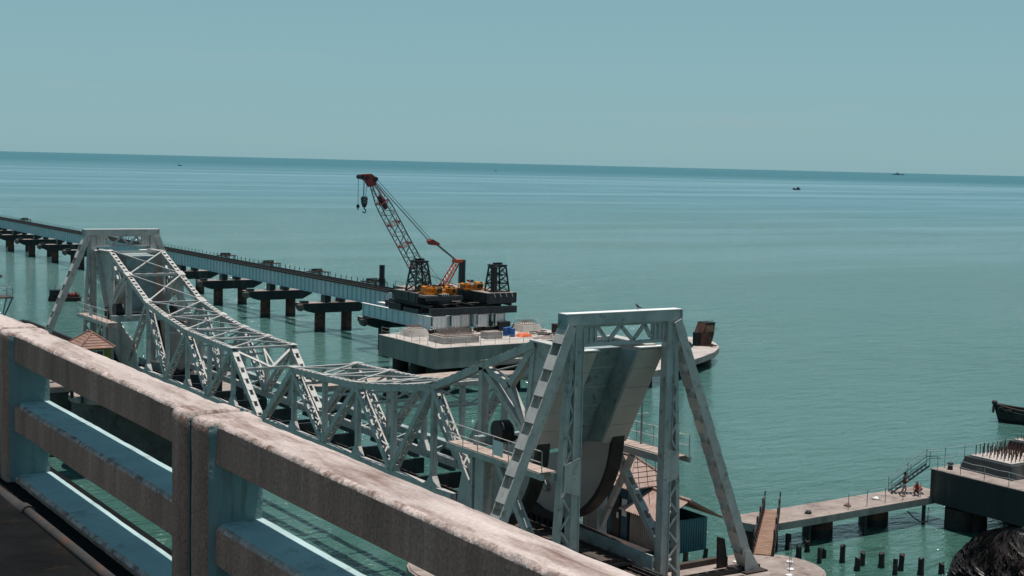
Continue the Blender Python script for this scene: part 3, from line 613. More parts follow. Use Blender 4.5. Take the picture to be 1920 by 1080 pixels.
def span(y0, y1, label):
    th = T('girder_span', label, 'bridge span', (93.7, (y0 + y1) / 2, 5.42), 'grey plate girder spans of the new railway bridge')
    for i, x in enumerate((92.55, 94.95)):
        b = MB(); b.box(x - .02, x + .02, y0 + .06, y1 - .06, 5.52, 7.5); wb = th.part('web', b, M['girder'])
        n_ = 14; b = MB()
        if i == 0 and y0 < 250:
            b.box(x - .20, x + .20, y0 + .10, y0 + .14, 5.53, 7.49); th.copies('stiffener', b, M['girder'], [(0, (y1 - y0 - .24) * q / n_, 0) for q in range(1, n_ + 1)], wb)
        else:
            for q in range(n_ + 1): yy = y0 + .12 + (y1 - y0 - .24) * q / n_; b.box(x - .20, x + .20, yy - .02, yy + .02, 5.53, 7.49)
            th.part('stiffener', b, M['girder'], wb, kind='stuff')
        b = MB(); b.box(x - .25, x + .25, y0 + .06, y1 - .06, 7.503, 7.56); b.box(x - .25, x + .25, y0 + .06, y1 - .06, 5.44, 5.517); th.part('flange', b, M['girder'])
    b = MB()
    for q in range(28): yy = y0 + .4 + (y1 - y0 - .8) * q / 27; b.box(92.1, 95.5, yy - .13, yy + .13, 7.565, 7.74)
    th.part('sleepers', b, M['black'], kind='stuff')
    b = MB()
    for x in (92.9, 94.6): b.box(x - .04, x + .04, y0 + .02, y1 - .02, 7.745, 7.9)
    b.box(91.95, 92.2, y0 + .02, y1 - .02, 7.75, 7.83); th.part('rails', b, M['rustdark'])
    for q in range(11):
        yy = y0 + .9 + 1.85 * q
        if yy < y1: b = MB(); b.box(95.42, 95.5, yy - .05, yy + .05, 7.745, 8.35); th.part('side_post', b, M['rustdark'])
    return th
for k in range(13): span(PY[k], PY[k+1], 'grey plate girder span, %s from the crane platform' % far_names[k])
for lab, y in (('refuge platform on the new bridge nearest the standing pipe', 182.5), ('second refuge platform from the crane on the new bridge', 201.2), ('third refuge platform from the crane on the new bridge', 219.9), ('fourth refuge platform, nearest the far lift tower', 239.1), ('small refuge platform at the left edge of the frame', 377.0)):
    th = T('refuge_platform', lab, 'platform', (96.6, y, 7.2), 'trolley refuges of the new bridge')
    for q in range(6):
        b = MB(); b.box(95.55, 97.6, y - 1.5 + .5 * q, y - 1.04 + .5 * q, 7.98, 8.08); th.part('plank', b, M['timber'])
    for dx, dy in ((95.8, -1.3), (95.8, 1.3), (97.3, -1.3), (97.3, 1.3)):
        b = MB(); b.box(dx - .07, dx + .07, y + dy - .07, y + dy + .07, 7.2, 7.975); th.part('leg', b, M['dark'])
    b = MB(); b.box(95.6, 97.4, y + 1.1, y + 1.3, 8.085, 8.40); th.part('end_board', b, M['black']); b = MB(); b.box(95.8, 96.6, y - .9, y + .2, 8.085, 8.3); th.part('tool_chest', b, M['black'])
    b = MB(); b.box(95.5, 95.62, y - 3.0, y + 3.0, 7.80, 7.95); th.part('support_beam', b, M['dark'])

# ------------------------------------------------------------------ pile-cap islands of the lift span
def island(y0, y1, label, side_mt, grp):
    th = T('pile_cap', label, 'pile cap', (93, (y0 + y1) / 2, 1.6), grp)
    b = MB(); b.cur = 0
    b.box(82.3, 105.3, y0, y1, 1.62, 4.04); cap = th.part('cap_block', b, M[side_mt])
    nx, ny = 6, 4
    for i in range(nx):
        for j in range(ny):
            xa = 82.25 + 23.1 * i / nx; xb = 82.25 + 23.1 * (i + 1) / nx; ya = y0 - .05 + (y1 - y0 + .1) * j / ny; yb = y0 - .05 + (y1 - y0 + .1) * (j + 1) / ny
            b = MB(); b.box(xa + .008, xb - .008, ya + .008, yb - .008, 4.045, 4.10 + .006 * ((i * 3 + j * 5) % 4)); th.part('deck_panel', b, M['conc_dirt'] if side_mt == 'conc_dark' else M['concrete'])
    for i in range(5):
        for j in range(3):
            pile(th, 84.0 + 4.9 * i, y0 + 2.4 + (y1 - y0 - 5.0) / 2 * j, 1.615, 1.0, 'rustdark')
    return th
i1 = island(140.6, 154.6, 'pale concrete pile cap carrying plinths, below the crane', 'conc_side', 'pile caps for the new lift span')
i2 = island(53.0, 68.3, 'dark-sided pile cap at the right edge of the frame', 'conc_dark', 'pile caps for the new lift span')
def plinth(name, label, cx, cy, sx, sy, h, ch, side, top, nb, mb_h, grp='rebar plinths on the pile caps', step=True, z0=4.125):
    th = T(name, label, 'plinth', (cx, cy, z0), grp)
    b = MB(); a, c = sx / 2, sy / 2
    b.add([(cx-a,cy-c,z0),(cx+a,cy-c,z0),(cx+a,cy+c,z0),(cx-a,cy+c,z0),(cx-a+ch,cy-c+ch,z0+h),(cx+a-ch,cy-c+ch,z0+h),(cx+a-ch,cy+c-ch,z0+h),(cx-a+ch,cy+c-ch,z0+h)], [(0,3,2,1),(4,5,6,7),(0,1,5,4),(1,2,6,5),(2,3,7,6),(3,0,4,7)])
    th.part('block', b, M[side])
    zt = z0 + h; a2, c2 = a - ch - .25, c - ch - .25
    if step: b = MB(); b.box(cx - a2, cx + a2, cy - c2, cy + c2, zt + .003, zt + .12); th.part('top_slab', b, M[top]); zt += .12
    b = MB(); nx, ny = nb
    for i in range(nx):
        for j in range(ny):
            x = cx - a2 * .86 + 1.72 * a2 * i / max(1, nx - 1); y = cy - c2 * .86 + 1.72 * c2 * j / max(1, ny - 1); hh = mb_h * (1 + random.uniform(-.12, .1)); b.tube((x, y, zt), (x + random.uniform(-.03, .03), y, zt + hh), .038, 5)
    th.part('rebar', b, M['rebar' if side != 'conc_dark' else 'rust'], kind='stuff')
    return th
plinth('rebar_plinth', 'sloping concrete plinth at the far left corner of the pale pile cap', 85.9, 152.0, 2.9, 2.9, .85, .35, 'concrete', 'concrete', (6, 5), .4)
plinth('rebar_plinth', 'wide low concrete plinth with a dense field of rebar, front of the pale pile cap', 87.4, 145.0, 5.0, 3.6, .78, .02, 'concrete', 'conc_dirt', (12, 8), .75)
plinth('rebar_plinth', 'sloping concrete plinth at the far right of the pale pile cap, near the tower', 102.0, 151.0, 3.3, 3.0, .85, .35, 'concrete', 'concrete', (7, 5), .45)
plinth('rebar_plinth', 'big dark plinth with white top and tall rebar, front of the right pile cap', 86.9, 65.0, 5.4, 4.6, .95, .25, 'conc_dark', 'concrete', (9, 6), .85)
plinth('rebar_plinth', 'dark plinth behind the big one, cut by the right edge of the frame', 91.4, 65.8, 2.6, 4.0, 1.5, .15, 'conc_dark', 'concrete', (5, 7), .3)
th = T('concrete_block', 'plain grey concrete block beside the low rebar plinth', 'block', (93.4, 146.0, 4.12))
b = MB(); b.box(92.3, 94.5, 145.2, 146.8, 4.13, 4.95); th.part('block', b, M['concrete']); b = MB(); b.box(92.38, 94.42, 145.28, 146.72, 4.952, 4.985); th.part('cap', b, M['conc_dirt'])
def drum(th, x, y, z, tilt=0):
    b = MB(); b.disc_rings((x, y, z), [(.27, 0), (.29, .02), (.29, .28), (.305, .30), (.29, .32), (.29, .58), (.305, .6), (.29, .62), (.29, .86), (.26, .88)], 14); return b
for k, (x, y, lab) in enumerate(((96.3, 147.3, 'left one of the blue drums standing on the pale pile cap'), (97.0, 147.6, 'right one of the blue drums standing on the pale pile cap'), (96.7, 146.3, 'front blue drum beside the orange tarpaulin'))):
    b = MB(); b.disc_rings((x, y, 4.125), [(.31, 0), (.33, .02), (.33, .30), (.35, .33), (.33, .36), (.33, .68), (.35, .71), (.33, .74), (.33, 1.02), (.30, 1.05)], 14)
    th = T('drum', lab, 'drum', (x, y, 4.125), 'blue drums on the pile cap'); th.part('barrel', b, M['bluedrum'])
    b = MB(); b.tube((x + .15, y, 5.175), (x + .15, y, 5.22), .05, 8); th.part('bung', b, M['white'])
b = MB(); b.sm = True; nx, ny = 12, 8; vs = []
for i in range(nx + 1):
    for j in range(ny + 1):
        u, v = i / nx, j / ny; e = min(u, 1 - u, v, 1 - v); vs.append((97.2 + 2.0 * u, 145.4 + 1.2 * v, 4.12 + min(1, e * 6) * (.38 + .25 * noise.noise(V((u * 4, v * 4, 2)))) + .01))
b.add(vs, [(i*(ny+1)+j, (i+1)*(ny+1)+j, (i+1)*(ny+1)+j+1, i*(ny+1)+j+1) for i in range(nx) for j in range(ny)])
single('tarpaulin', b, M['tarp'], 'crumpled orange tarpaulin lying beside the blue drums', 'tarpaulin', (98, 146, 4.12))
def heap(name, label, cat, cx, cy, sx, sy, n, mt, grp=None, z=4.12, seed=1):
    rr = random.Random(seed); th = T(name, label, cat, (cx, cy, z), grp)
    for k in range(n):
        a = rr.uniform(0, 6.28); l = rr.uniform(.5, 1.6); x = cx + rr.uniform(-sx, sx); y = cy + rr.uniform(-sy, sy); zz = z + .05 + rr.uniform(0, .25)
        b = MB(); b.beam((x - l*math.cos(a)/2, y - l*math.sin(a)/2, zz), (x + l*math.cos(a)/2, y + l*math.sin(a)/2, zz + rr.uniform(-.02, .12)), rr.uniform(.08, .25), rr.uniform(.06, .14)); th.part('scrap_piece', b, M[rr.choice(mt)])
    return th
heap('scrap_heap', 'dark heap of scrap steel right of the orange tarpaulin', 'scrap', 101.0, 145.6, 1.3, .9, 16, ['rustdark', 'black', 'timber'], seed=3)
heap('scrap_heap', 'scattered rods and boards behind the low rebar plinth', 'scrap', 91.2, 149.2, 2.4, .7, 12, ['timber', 'rust', 'plank'], seed=4)
heap('scrap_heap', 'timber and rods under the ends of the spare girders', 'scrap', 94.5, 150.4, 4.5, .5, 14, ['timber', 'rustdark', 'plank'], seed=5)
heap('scrap_heap', 'pale boards scattered before the right-hand plinth', 'scrap', 102.0, 147.4, 2.2, .8, 14, ['plank', 'timber', 'plank'], seed=6)
for k, (x, y, lx, ly, lab) in enumerate(((99.0, 152.2, 1.7, 1.2, 'black steel box left of the right-hand plinth'), (97.0, 152.8, 1.5, 1.0, 'black steel box behind the blue drums'), (104.3, 147.0, 1.3, 1.5, 'black steel box by the near tower leg'))):
    th = T('steel_box', lab, 'box', (x, y, 4.12), 'black boxes on the pile cap'); b = MB(); b.box(x - lx/2, x + lx/2, y - ly/2, y + ly/2, 4.13, 5.25); th.part('body', b, M['black']); b = MB(); b.box(x - lx/2 - .05, x + lx/2 + .05, y - ly/2 - .05, y + ly/2 + .05, 5.253, 5.32); th.part('lid', b, M['rustdark'])
th = T('long_planks', 'long pale planks lying along the right half of the pale pile cap', 'planks', (100.5, 143.5, 4.12))
for k in range(4): b = MB(); b.beam((97.5 + .3*k, 142.4 + .55*k, 4.19), (104.4, 143.0 + .6*k, 4.19 + .02*k), .3, .07); th.part('plank', b, M['plank'])
def posts_rail(name, label, pts, h, grp, post_step=2.2, wires=(.55, 1.0), mt='steel_old', r=.028):
    th = T(name, label, 'railing', pts[0], grp)
    for a, c in zip(pts, pts[1:]):
        a = V(a); c = V(c); n_ = max(1, int((c - a).length / post_step))
        for i in range(n_ + 1):
            p = a.lerp(c, i / n_); b = MB(); b.tube(p, p + V((0, 0, h)), r, 5); th.part('railing_post', b, M[mt])
        for w_ in wires:
            b = MB()
            for i in range(n_):
                p, q = a.lerp(c, i / n_), a.lerp(c, (i + 1) / n_); mm = (p + q) / 2 - V((0, 0, .05)); b.path([p + V((0,0,h*w_)), mm + V((0,0,h*w_)), q + V((0,0,h*w_))], r * .55, 4)
            th.part('rail_wire', b, M[mt])
    return th
posts_rail('guard_railing', 'thin guard railing along the front edge of the pale pile cap', [(82.5, 154.2, 4.12), (82.5, 140.9, 4.12), (105, 140.9, 4.12)], 1.0, 'guard railings', 1.9)
posts_rail('guard_railing', 'thin guard railing along the back edge of the pale pile cap', [(99.6, 154.2, 4.12), (105, 154.2, 4.12), (105, 141.5, 4.12)], 1.1, 'guard railings')
posts_rail('guard_railing', 'sagging guard railing along the dark face of the right pile cap', [(82.5, 67.9, 4.12), (82.5, 53.4, 4.12)], 1.0, 'guard railings', 2.0)
posts_rail('guard_railing', 'guard railing along the back edge of the right pile cap', [(83.4, 68.0, 4.12), (96.5, 68.0, 4.12), (105, 68.0, 4.12)], 1.5, 'guard railings', 1.9)
for k, (x, y, lab) in enumerate(((83.3, 67.4, 'small dark bollard at the corner of the right pile cap'), (85.4, 67.6, 'small dark bollard behind the corner of the right pile cap'))):
    b = MB(); b.disc_rings((x, y, 4.12), [(.2, 0), (.17, .35), (.24, .42), (.2, .5)], 10); single('bollard', b, M['black'], lab, 'bollard', (x, y, 4.12), 'bollards on the right pile cap')

# ------------------------------------------------------------------ jetties
def jetty(label, pts, width, zt, th_, piles, mt, grp, r=1.05, rnd=True):
    """a deck following a centre line, built of slabs with a rounded end"""
    th = T('jetty', label, 'jetty', (*pts[0][:2], 0), grp)
    n = len(pts); L_, R_l = [], []
    for i in range(n):
        a = V(pts[max(0, i-1)]); c = V(pts[min(n-1, i+1)]); d = (c - a).normalized(); nrm = V((-d.y, d.x)); p = V(pts[i]); L_.append(p + nrm * width / 2); R_l.append(p - nrm * width / 2)
    for i in range(n - 1):
        poly = [R_l[i], R_l[i+1], L_[i+1], L_[i]]
        if i == 0 and rnd:
            d = (V(pts[1]) - V(pts[0])).normalized(); c = V(pts[0]); a0 = math.atan2((L_[0]-c).y, (L_[0]-c).x); poly = [R_l[0], R_l[1], L_[1], L_[0]] + [c + V((math.cos(a0 + math.pi*k/10), math.sin(a0 + math.pi*k/10))) * width / 2 for k in range(1, 10)]
        cen = sum(poly, V((0, 0))) / len(poly)
        b = MB(); b.prism([tuple(q) for q in poly], 'z', zt - th_, zt - .05); sl = th.part('deck_slab', b, M['conc_side'])
        b = MB(); b.prism([tuple(cen + (q - cen) * .997) for q in poly], 'z', zt - .048, zt); th.part('wearing_course', b, M[mt], sl)
    for (x, y, rr, m_) in piles: pile(th, x, y, zt - th_ - .003, rr, m_)
    return th
jr = jetty('narrow concrete jetty leading to the right pile cap, two boys on it', [(66.2, 69.4), (70.5, 69.4), (75, 69.5), (79, 69.6), (84.4, 69.7)], 3.1, 2.0, .50,
    [(66.3, 69.4, 1.35, 'rustdark'), (72.6, 70.0, 1.05, 'rust'), (78.4, 70.1, 1.05, 'rust'), (83.2, 66.2, 1.1, 'rustdark')], 'conc_dirt', 'jetties of the fender islands')
for x in (69.9, 75.4, 81.6): b = MB(); b.tube((x, 68.2, -3), (x, 68.2, 1.49), .14, 8); jr.part('slim_pile', b, M['dark'])
jetty('concrete jetty beyond the truss leading to the pale pile cap', [(64.6, 134.3), (69, 134.3), (74, 134.3), (79, 134.3), (84.0, 134.6)], 3.2, 2.0, .62, [(67.6, 134.6, 1.1, 'rust'), (73.4, 134.6, 1.0, 'rust'), (79.6, 134.6, 1.0, 'rust')], 'plank', 'jetties of the fender islands')
arc = [(100.0, 127.5), (106.0, 129.6), (111.0, 132.4), (116.5, 135.6), (121.0, 138.4), (124.8, 141.8), (127.4, 145.6), (128.8, 149.6)]
jetty('curved concrete fender arm ending beyond the right leg of the near tower', arc[::-1], 3.4, 2.0, .75, [(121.4, 138.9, 1.2, 'rust'), (126.4, 144.4, 1.2, 'rust'), (112.6, 133.6, 1.1, 'rust'), (104.0, 129.2, 1.1, 'rustdark')], 'concrete', 'jetties of the fender islands')
jetty('low concrete landing in front of the pale pile cap', [(86.0, 133.6), (92.0, 130.8), (98.0, 128.0)], 3.0, 2.0, .6, [(88, 133, 1.0, 'rustdark'), (95, 129.8, 1.0, 'rustdark')], 'conc_dirt', 'jetties of the fender islands', rnd=False)
posts_rail('guard_railing', 'thin guard railing along the far edge of the right jetty', [(73.9, 68.4, 2.01), (81.5, 68.5, 2.01)], 1.15, 'guard railings', 1.9, wires=(.98,))
# stair from jetty to pile cap
th = T('steel_stair', 'thin steel stair from the jetty up to the right pile cap', 'stair', (82, 70, 2.0))
sa, sb = V((80.6, 70.6, 2.05)), V((83.0, 69.0 + .2, 4.15))
for off in (-.35, .35):
    d = (sb - sa); nn = V((-d.y, d.x, 0)).normalized() * off
    b = MB(); b.beam(sa + nn, sb + nn, .05, .10); th.part('stringer', b, M['dark'])
    for hh in (.55, 1.1):
        b = MB(); b.tube(sa + nn + V((0,0,hh)), sb + nn + V((0,0,hh)), .03, 5); b.tube(sb + nn + V((0,0,hh)), sb + nn + V((.9,-.3,hh)), .03, 5); th.part('handrail', b, M['steel_old'])
    for u in (0, .5, 1.0): b = MB(); p = sa.lerp(sb, u) + nn; b.tube(p, p + V((0,0,1.15)), .03, 5); th.part('railing_post', b, M['steel_old'])
for k in range(9): p = sa.lerp(sb, (k + .5) / 9); b = MB(); b.beam(p + V((-.23,-.29,0)), p + V((.23,.29,0)), .2, .03); th.part('tread', b, M['dark'])
# hose loop hanging below the jetty
b = MB(); b.path([(79.6, 68.0, 1.3), (80.2, 67.95, .8), (81.0, 67.95, .35), (81.8, 67.95, .3)], .045, 6); b.path([(81.8, 67.95, 1.35), (81.8, 67.95, .3)], .03, 5)
single('hose', b, M['black'], 'dark hose hanging in a loop below the jetty', 'hose', (80.6, 68, 1.3))
for k, (x, y, mt, lab) in enumerate(((70.5, 68.9, 'black', 'small black lump on the jetty near the ramp'), (74.6, 69.1, 'rampwood', 'small orange-brown heap on the middle of the jetty'), (78.0, 69.6, 'white', 'small pale sack on the jetty left of the boys'), (83.4, 70.2, 'rust', 'small brown heap on the jetty right of the boys'))):
    b = MB(); b.sm = True; b.disc_rings((x, y, 2.005), [(.22, 0), (.25, .07), (.16, .16), (.04, .2)], 9); b.v = [(vx + .12 * noise.noise(V((vx * 5, vy * 5, k))), vy + .1 * noise.noise(V((vy * 5, vx * 5, k))), max(2.003, vz + .07 * noise.noise(V((vx * 6, vy * 6, vz))))) for vx, vy, vz in b.v]; single('bundle', b, M[mt], lab, 'bundle', (x, y, 2.0), 'bundles left on the jetty')
# rusty gangway from the near pier to the jetty
th = T('gangway', 'long rusty gangway ramp dropping from the near pier to the jetty', 'ramp', (50.2, 51.4, 6.1))
ga, gb = V((50.0, 51.9, 6.06)), V((68.6, 70.5, 2.08)); dd = gb - ga; nn = V((-dd.y, dd.x, 0)).normalized()
b = MB()
for k in range(34):
    p = ga.lerp(gb, (k + .03) / 34); q = ga.lerp(gb, (k + .96) / 34); b = MB(); b.beam(p, q, .92, .07); th.part('tread_board', b, M['rampwood'])
for o_ in (-.52, .52):
    b = MB(); b.beam(ga + nn*o_, gb + nn*o_, .08, .30); th.part('side_beam', b, M['rust'])
    b = MB(); b.tube(ga + nn*o_ + V((0,0,.95)), gb + nn*o_ + V((0,0,.95)), .05, 6); b.tube(ga + nn*o_ + V((0,0,.5)), gb + nn*o_ + V((0,0,.5)), .04, 6); th.part('handrail', b, M['rustdark'])
    for k in range(13):
        p = ga.lerp(gb, k / 12) + nn*o_; b = MB(); b.tube(p - V((0,0,.1)), p + V((0,0,1.0 + .35 * ((k * 5) % 3 == 0))), .045, 6); th.part('railing_post', b, M['rustdark'])
# derelict rusty caisson on the fender arm
th = T('rusty_caisson', 'derelict rusty steel caisson standing on the tip of the curved fender', 'wreck', (124.6, 144.6, 2))
b = MB(); pr = [(124.2, 2.0), (125.9, 2.0), (126.4, 3.6), (126.5, 5.0), (124.9, 5.0), (124.4, 3.8)]; b.prism(pr, 'y', 142.2, 143.9); th.part('shell', b, M['rust'])
b = MB(); b.box(124.95, 126.55, 142.1, 144.0, 5.003, 5.12); th.part('rim', b, M['black'])
b = MB(); b.box(124.9, 126.2, 142.1, 142.195, 3.9, 4.75); th.part('rust_panel', b, M['rampwood'])
b = MB(); b.box(123.7, 124.15, 142.6, 143.4, 2.0, 3.8); th.part('side_plate', b, M['black'])
for k in range(4): b = MB(); b.path([(125.0 + .4*k, 142.3, 5.1), (125.1 + .35*k, 142.4, 5.35 + .1 * (k % 2)), (125.25 + .3*k, 142.5, 5.3)], .035, 4); th.part('bent_rod', b, M['rustdark'])
b = MB(); b.path([(126.4, 142.5, 4.1), (127.1, 142.5, 4.25), (127.3, 142.5, 3.8)], .03, 4); th.part('bent_rod', b, M['rustdark'])
heap('scrap_heap', 'rusty bars lying on the curved fender beside the caisson', 'scrap', 125.0, 141.8, 1.0, .8, 9, ['rustdark', 'timber'], z=2.0, seed=9)

# ------------------------------------------------------------------ crane platform on the end of the new bridge
for k, (x0, x1, y0, lab) in enumerate(((88.0, 90.5, 151.6, 'spare plate girder with the long pale side facing the viewer, leftmost of five'), (90.9, 92.7, 151.9, 'second spare girder end from the left under the crane platform'), (93.0, 94.6, 152.9, 'set-back shaded girder end, middle of the five'), (94.9, 96.8, 152.0, 'fourth girder end from the left under the crane platform'), (97.6, 99.4, 152.1, 'rightmost girder end under the crane platform'))):
    th = T('spare_girder', lab, 'girder', ((x0+x1)/2, 162, 4.7), 'girders supporting the crane platform')
    zb, zt = 4.72, 6.42
    for x in (x0 + .02, x1 - .02):
        b = MB(); b.box(x - .018, x + .018, y0 + .1, 170.2, zb + .05, zt - .05); wb = th.part('web', b, M['girder'])
        b = MB(); sd = -1 if x < (x0 + x1) / 2 else 1
        b.box(min(x, x + sd*.16), max(x, x + sd*.16), y0 + .28, y0 + .32, zb + .06, zt - .06); th.copies('stiffener', b, M['girder'], [(0, (170 - y0 - .6) * q / 11, 0) for q in range(1, 12)], wb)
        b = MB(); b.box(x - .22, x + .22, y0 + .06, 170.24, zt - .048, zt); b.box(x - .22, x + .22, y0 + .06, 170.24, zb, zb + .048); th.part('flange', b, M['white'])
    b = MB(); b.box(x0 + .26, x1 - .26, y0 + .02, y0 + .06, zb + .06, zt - .06); ep = th.part('end_plate', b, M['white'])
    for q in range(4): b = MB(); xx = x0 + .3 + (x1 - x0 - .6) * q / 3; b.box(xx - .03, xx + .03, y0 - .10, y0 + .017, zb + .08, zt - .08); th.part('rib', b, M['white'], ep)
b = MB()
for x in (89, 92, 94, 96, 98.5): b.box(x - .5, x + .5, 152.5, 153.6, 4.13, 4.70)
single('timber_packing', b, M['timber'], 'dark timber packing under the girder ends on the pale pile cap', 'packing', (93.5, 153, 4.1))
th = T('steel_platform', 'black steel beam platform under the crane pontoons', 'platform', (94, 160, 6.43))
b = MB(); b.box(88.2, 101.0, 151.9, 152.5, 6.44, 7.30); th.part('front_beam', b, M['dark'])
for k, y in enumerate((155.0, 158.6, 161.0, 163.2, 164.6)):
    b = MB(); b.box(88.32 if k % 2 else 88.7, 100.6, y, y + .45, 6.44, 7.24); th.part('cross_beam', b, M['dark'])
for k, x in enumerate((88.6, 90.6, 92.4, 94.6, 96.8, 98.8, 100.4)):
    b = MB(); b.box(x - .2, x + .2, 152.55, 163.4 - (k % 3) if k < 3 else 168.4 - (k % 3), 7.305, 7.62); th.part('long_beam', b, M['black'])
rr = random.Random(11)
for k in range(16):
    x = rr.uniform(90.5, 97.5); y = rr.uniform(152.6, 156); a = rr.uniform(-.6, .6); l = rr.uniform(1.0, 2.6)
    b = MB(); b.beam((x - l/2*math.cos(a), y - l/2*math.sin(a), 7.66 + .05*(k % 3)), (x + l/2*math.cos(a), y + l/2*math.sin(a), 7.68 + .05*(k % 3)), rr.uniform(.10, .26), .06); th.part('loose_plank', b, M[rr.choice(['plank', 'timber', 'rustdark'])])
b = MB(); b.box(87.7, 88.3, 159.0, 162.2, 6.44, 7.25); th.part('side_box', b, M['black']); b = MB(); b.box(87.8, 88.4, 154.6, 158.4, 6.44, 7.0); th.part('side_box', b, M['dark'])
def pontoon(x0, x1, y0, y1, z0, z1, label):
    th = T('crane_pontoon', label, 'pontoon', ((x0+x1)/2, (y0+y1)/2, z0), 'black pontoons carrying the crane machinery')
    c = .15; b = MB(); b.prism([(x0, z0 + c), (x0 + c, z0), (x1 - c, z0), (x1, z0 + c), (x1, z1), (x0, z1)], 'y', y0, y1); hl = th.part('hull', b, M['dark'])
    b = MB()
    for q in range(int((x1 - x0) / 1.4) + 1): b.box(x0 + .2 + 1.4*q, x0 + .28 + 1.4*q, y0 - .05, y0 - .002, z0 + .2, z1 - .05)
    for q in range(int((y1 - y0) / 1.8)): b.box(x0 - .05, x0 - .002, y0 + .4 + 1.8*q, y0 + .48 + 1.8*q, z0 + .2, z1 - .05)
    th.part('rib', b, M['dark'], hl, kind='stuff')
    b = MB(); b.box(x0 + .05, x1 - .05, y0 + .05, y1 - .05, z1 + .003, z1 + .05); th.part('deck_plate', b, M['conc_dirt'])
    for q in range(4): b = MB(); xx = x0 + (x1 - x0) * (.22 + .2 * q); b.beam((xx, y0 - .07, z1), (xx + .2, y0 - .07, z1 - .5), .05, .05, (0, 1, 0)); th.part('hook_bracket', b, M['white'])
    return th
pontoon(90.0, 91.5, 153.0, 161.5, 7.65, 8.95, 'narrow left pontoon under the amber winch and boom tower')
pontoon(91.6, 94.6, 158.0, 168.0, 7.65, 8.75, 'middle pontoon between the two machinery decks')
pontoon(96.6, 101.1, 152.2, 166.0, 7.65, 8.98, 'right pontoon carrying the bare lattice tower')
pontoon(88.0, 89.95, 155.2, 161.5, 7.65, 8.95, 'leftmost pontoon at the end of the railway track')
def lattice_tower(cx, cy, z0, z1, b0, b1, label):
    th = T('lattice_tower', label, 'tower', (cx, cy, z0), 'black lattice towers on the pontoons')
    def corner(i, z):
        u = (z - z0) / (z1 - z0); r = b0 + (b1 - b0) * u; sx, sy = ((-1,-1),(1,-1),(1,1),(-1,1))[i]; return V((cx + sx*r, cy + sy*r, z))
    for i in range(4): b = MB(); b.beam(corner(i, z0), corner(i, z1), .17, .17); th.part('leg', b, M['black'])
    n_ = 3
    for k in range(n_ + 1):
        z = z0 + (z1 - z0) * k / n_; b = MB()
        for i in range(4): b.beam(corner(i, z), corner((i+1) % 4, z), .11, .11)
        th.part('ring_frame', b, M['black'])
    for k in range(n_):
        za, zb = z0 + (z1 - z0) * k / n_, z0 + (z1 - z0) * (k + 1) / n_
        for i in range(4):
            b = MB(); b.beam(corner(i, za), corner((i+1) % 4, zb), .08, .08); b.beam(corner((i+1) % 4, za), corner(i, zb), .08, .08); th.part('cross_brace', b, M['black'])
    b = MB(); b.box(cx - b1 - .15, cx + b1 + .15, cy - b1 - .15, cy + b1 + .15, z1 + .09, z1 + .25); th.part('head_plate', b, M['black'])
    for dx in (-.4, .1, .45): b = MB(); b.box(cx + dx - .12, cx + dx + .12, cy - .3, cy + .3, z1 + .253, z1 + .5); th.part('head_block', b, M['rustdark'])
    return th
lattice_tower(89.6, 157.6, 9.0, 12.75, 1.25, .75, 'black lattice tower straddling the foot of the red boom')
lattice_tower(99.2, 154.0, 9.03, 12.3, 1.15, .8, 'bare black lattice tower at the right end of the platform')
b = MB(); b.box(97.95, 98.5, 152.9, 153.6, 9.03, 12.3); single('ladder_panel', b, M['black'], 'dark panel hung on the left of the bare lattice tower', 'panel', (98.2, 153.2, 9.03))
for x, y, r, z1, lab in ((102.4, 168.0, .45, 12.1, 'tall dark standing pipe beside the orange mast'), (96.6, 180.8, .40, 10.55, 'dark standing pipe above the railway track')):
    th = T('standing_pipe', lab, 'pipe', (x, y, 3)); b = MB(); b.tube((x, y, -3), (x, y, z1), r, 16, caps=False); b.tube((x, y, z1 - .5), (x, y, z1 - .02), r - .03, 16); th.part('tube', b, M['dark']); b = MB(); b.tube((x, y, 8.0), (x, y, 8.6), r + .12, 16); th.part('collar', b, M['black'])
b = MB(); b.path([(88.2, 158, 8.96), (88.2, 158, 10.1), (88.2, 161.3, 10.1), (88.2, 161.3, 8.96)], .04, 5); b.path([(88.2, 159.6, 8.96), (88.2, 159.6, 10.1)], .03, 5)
single('safety_barrier', b, M['steel_old'], 'thin guard frame left of the boom tower', 'railing', (88.2, 159.6, 8.96))
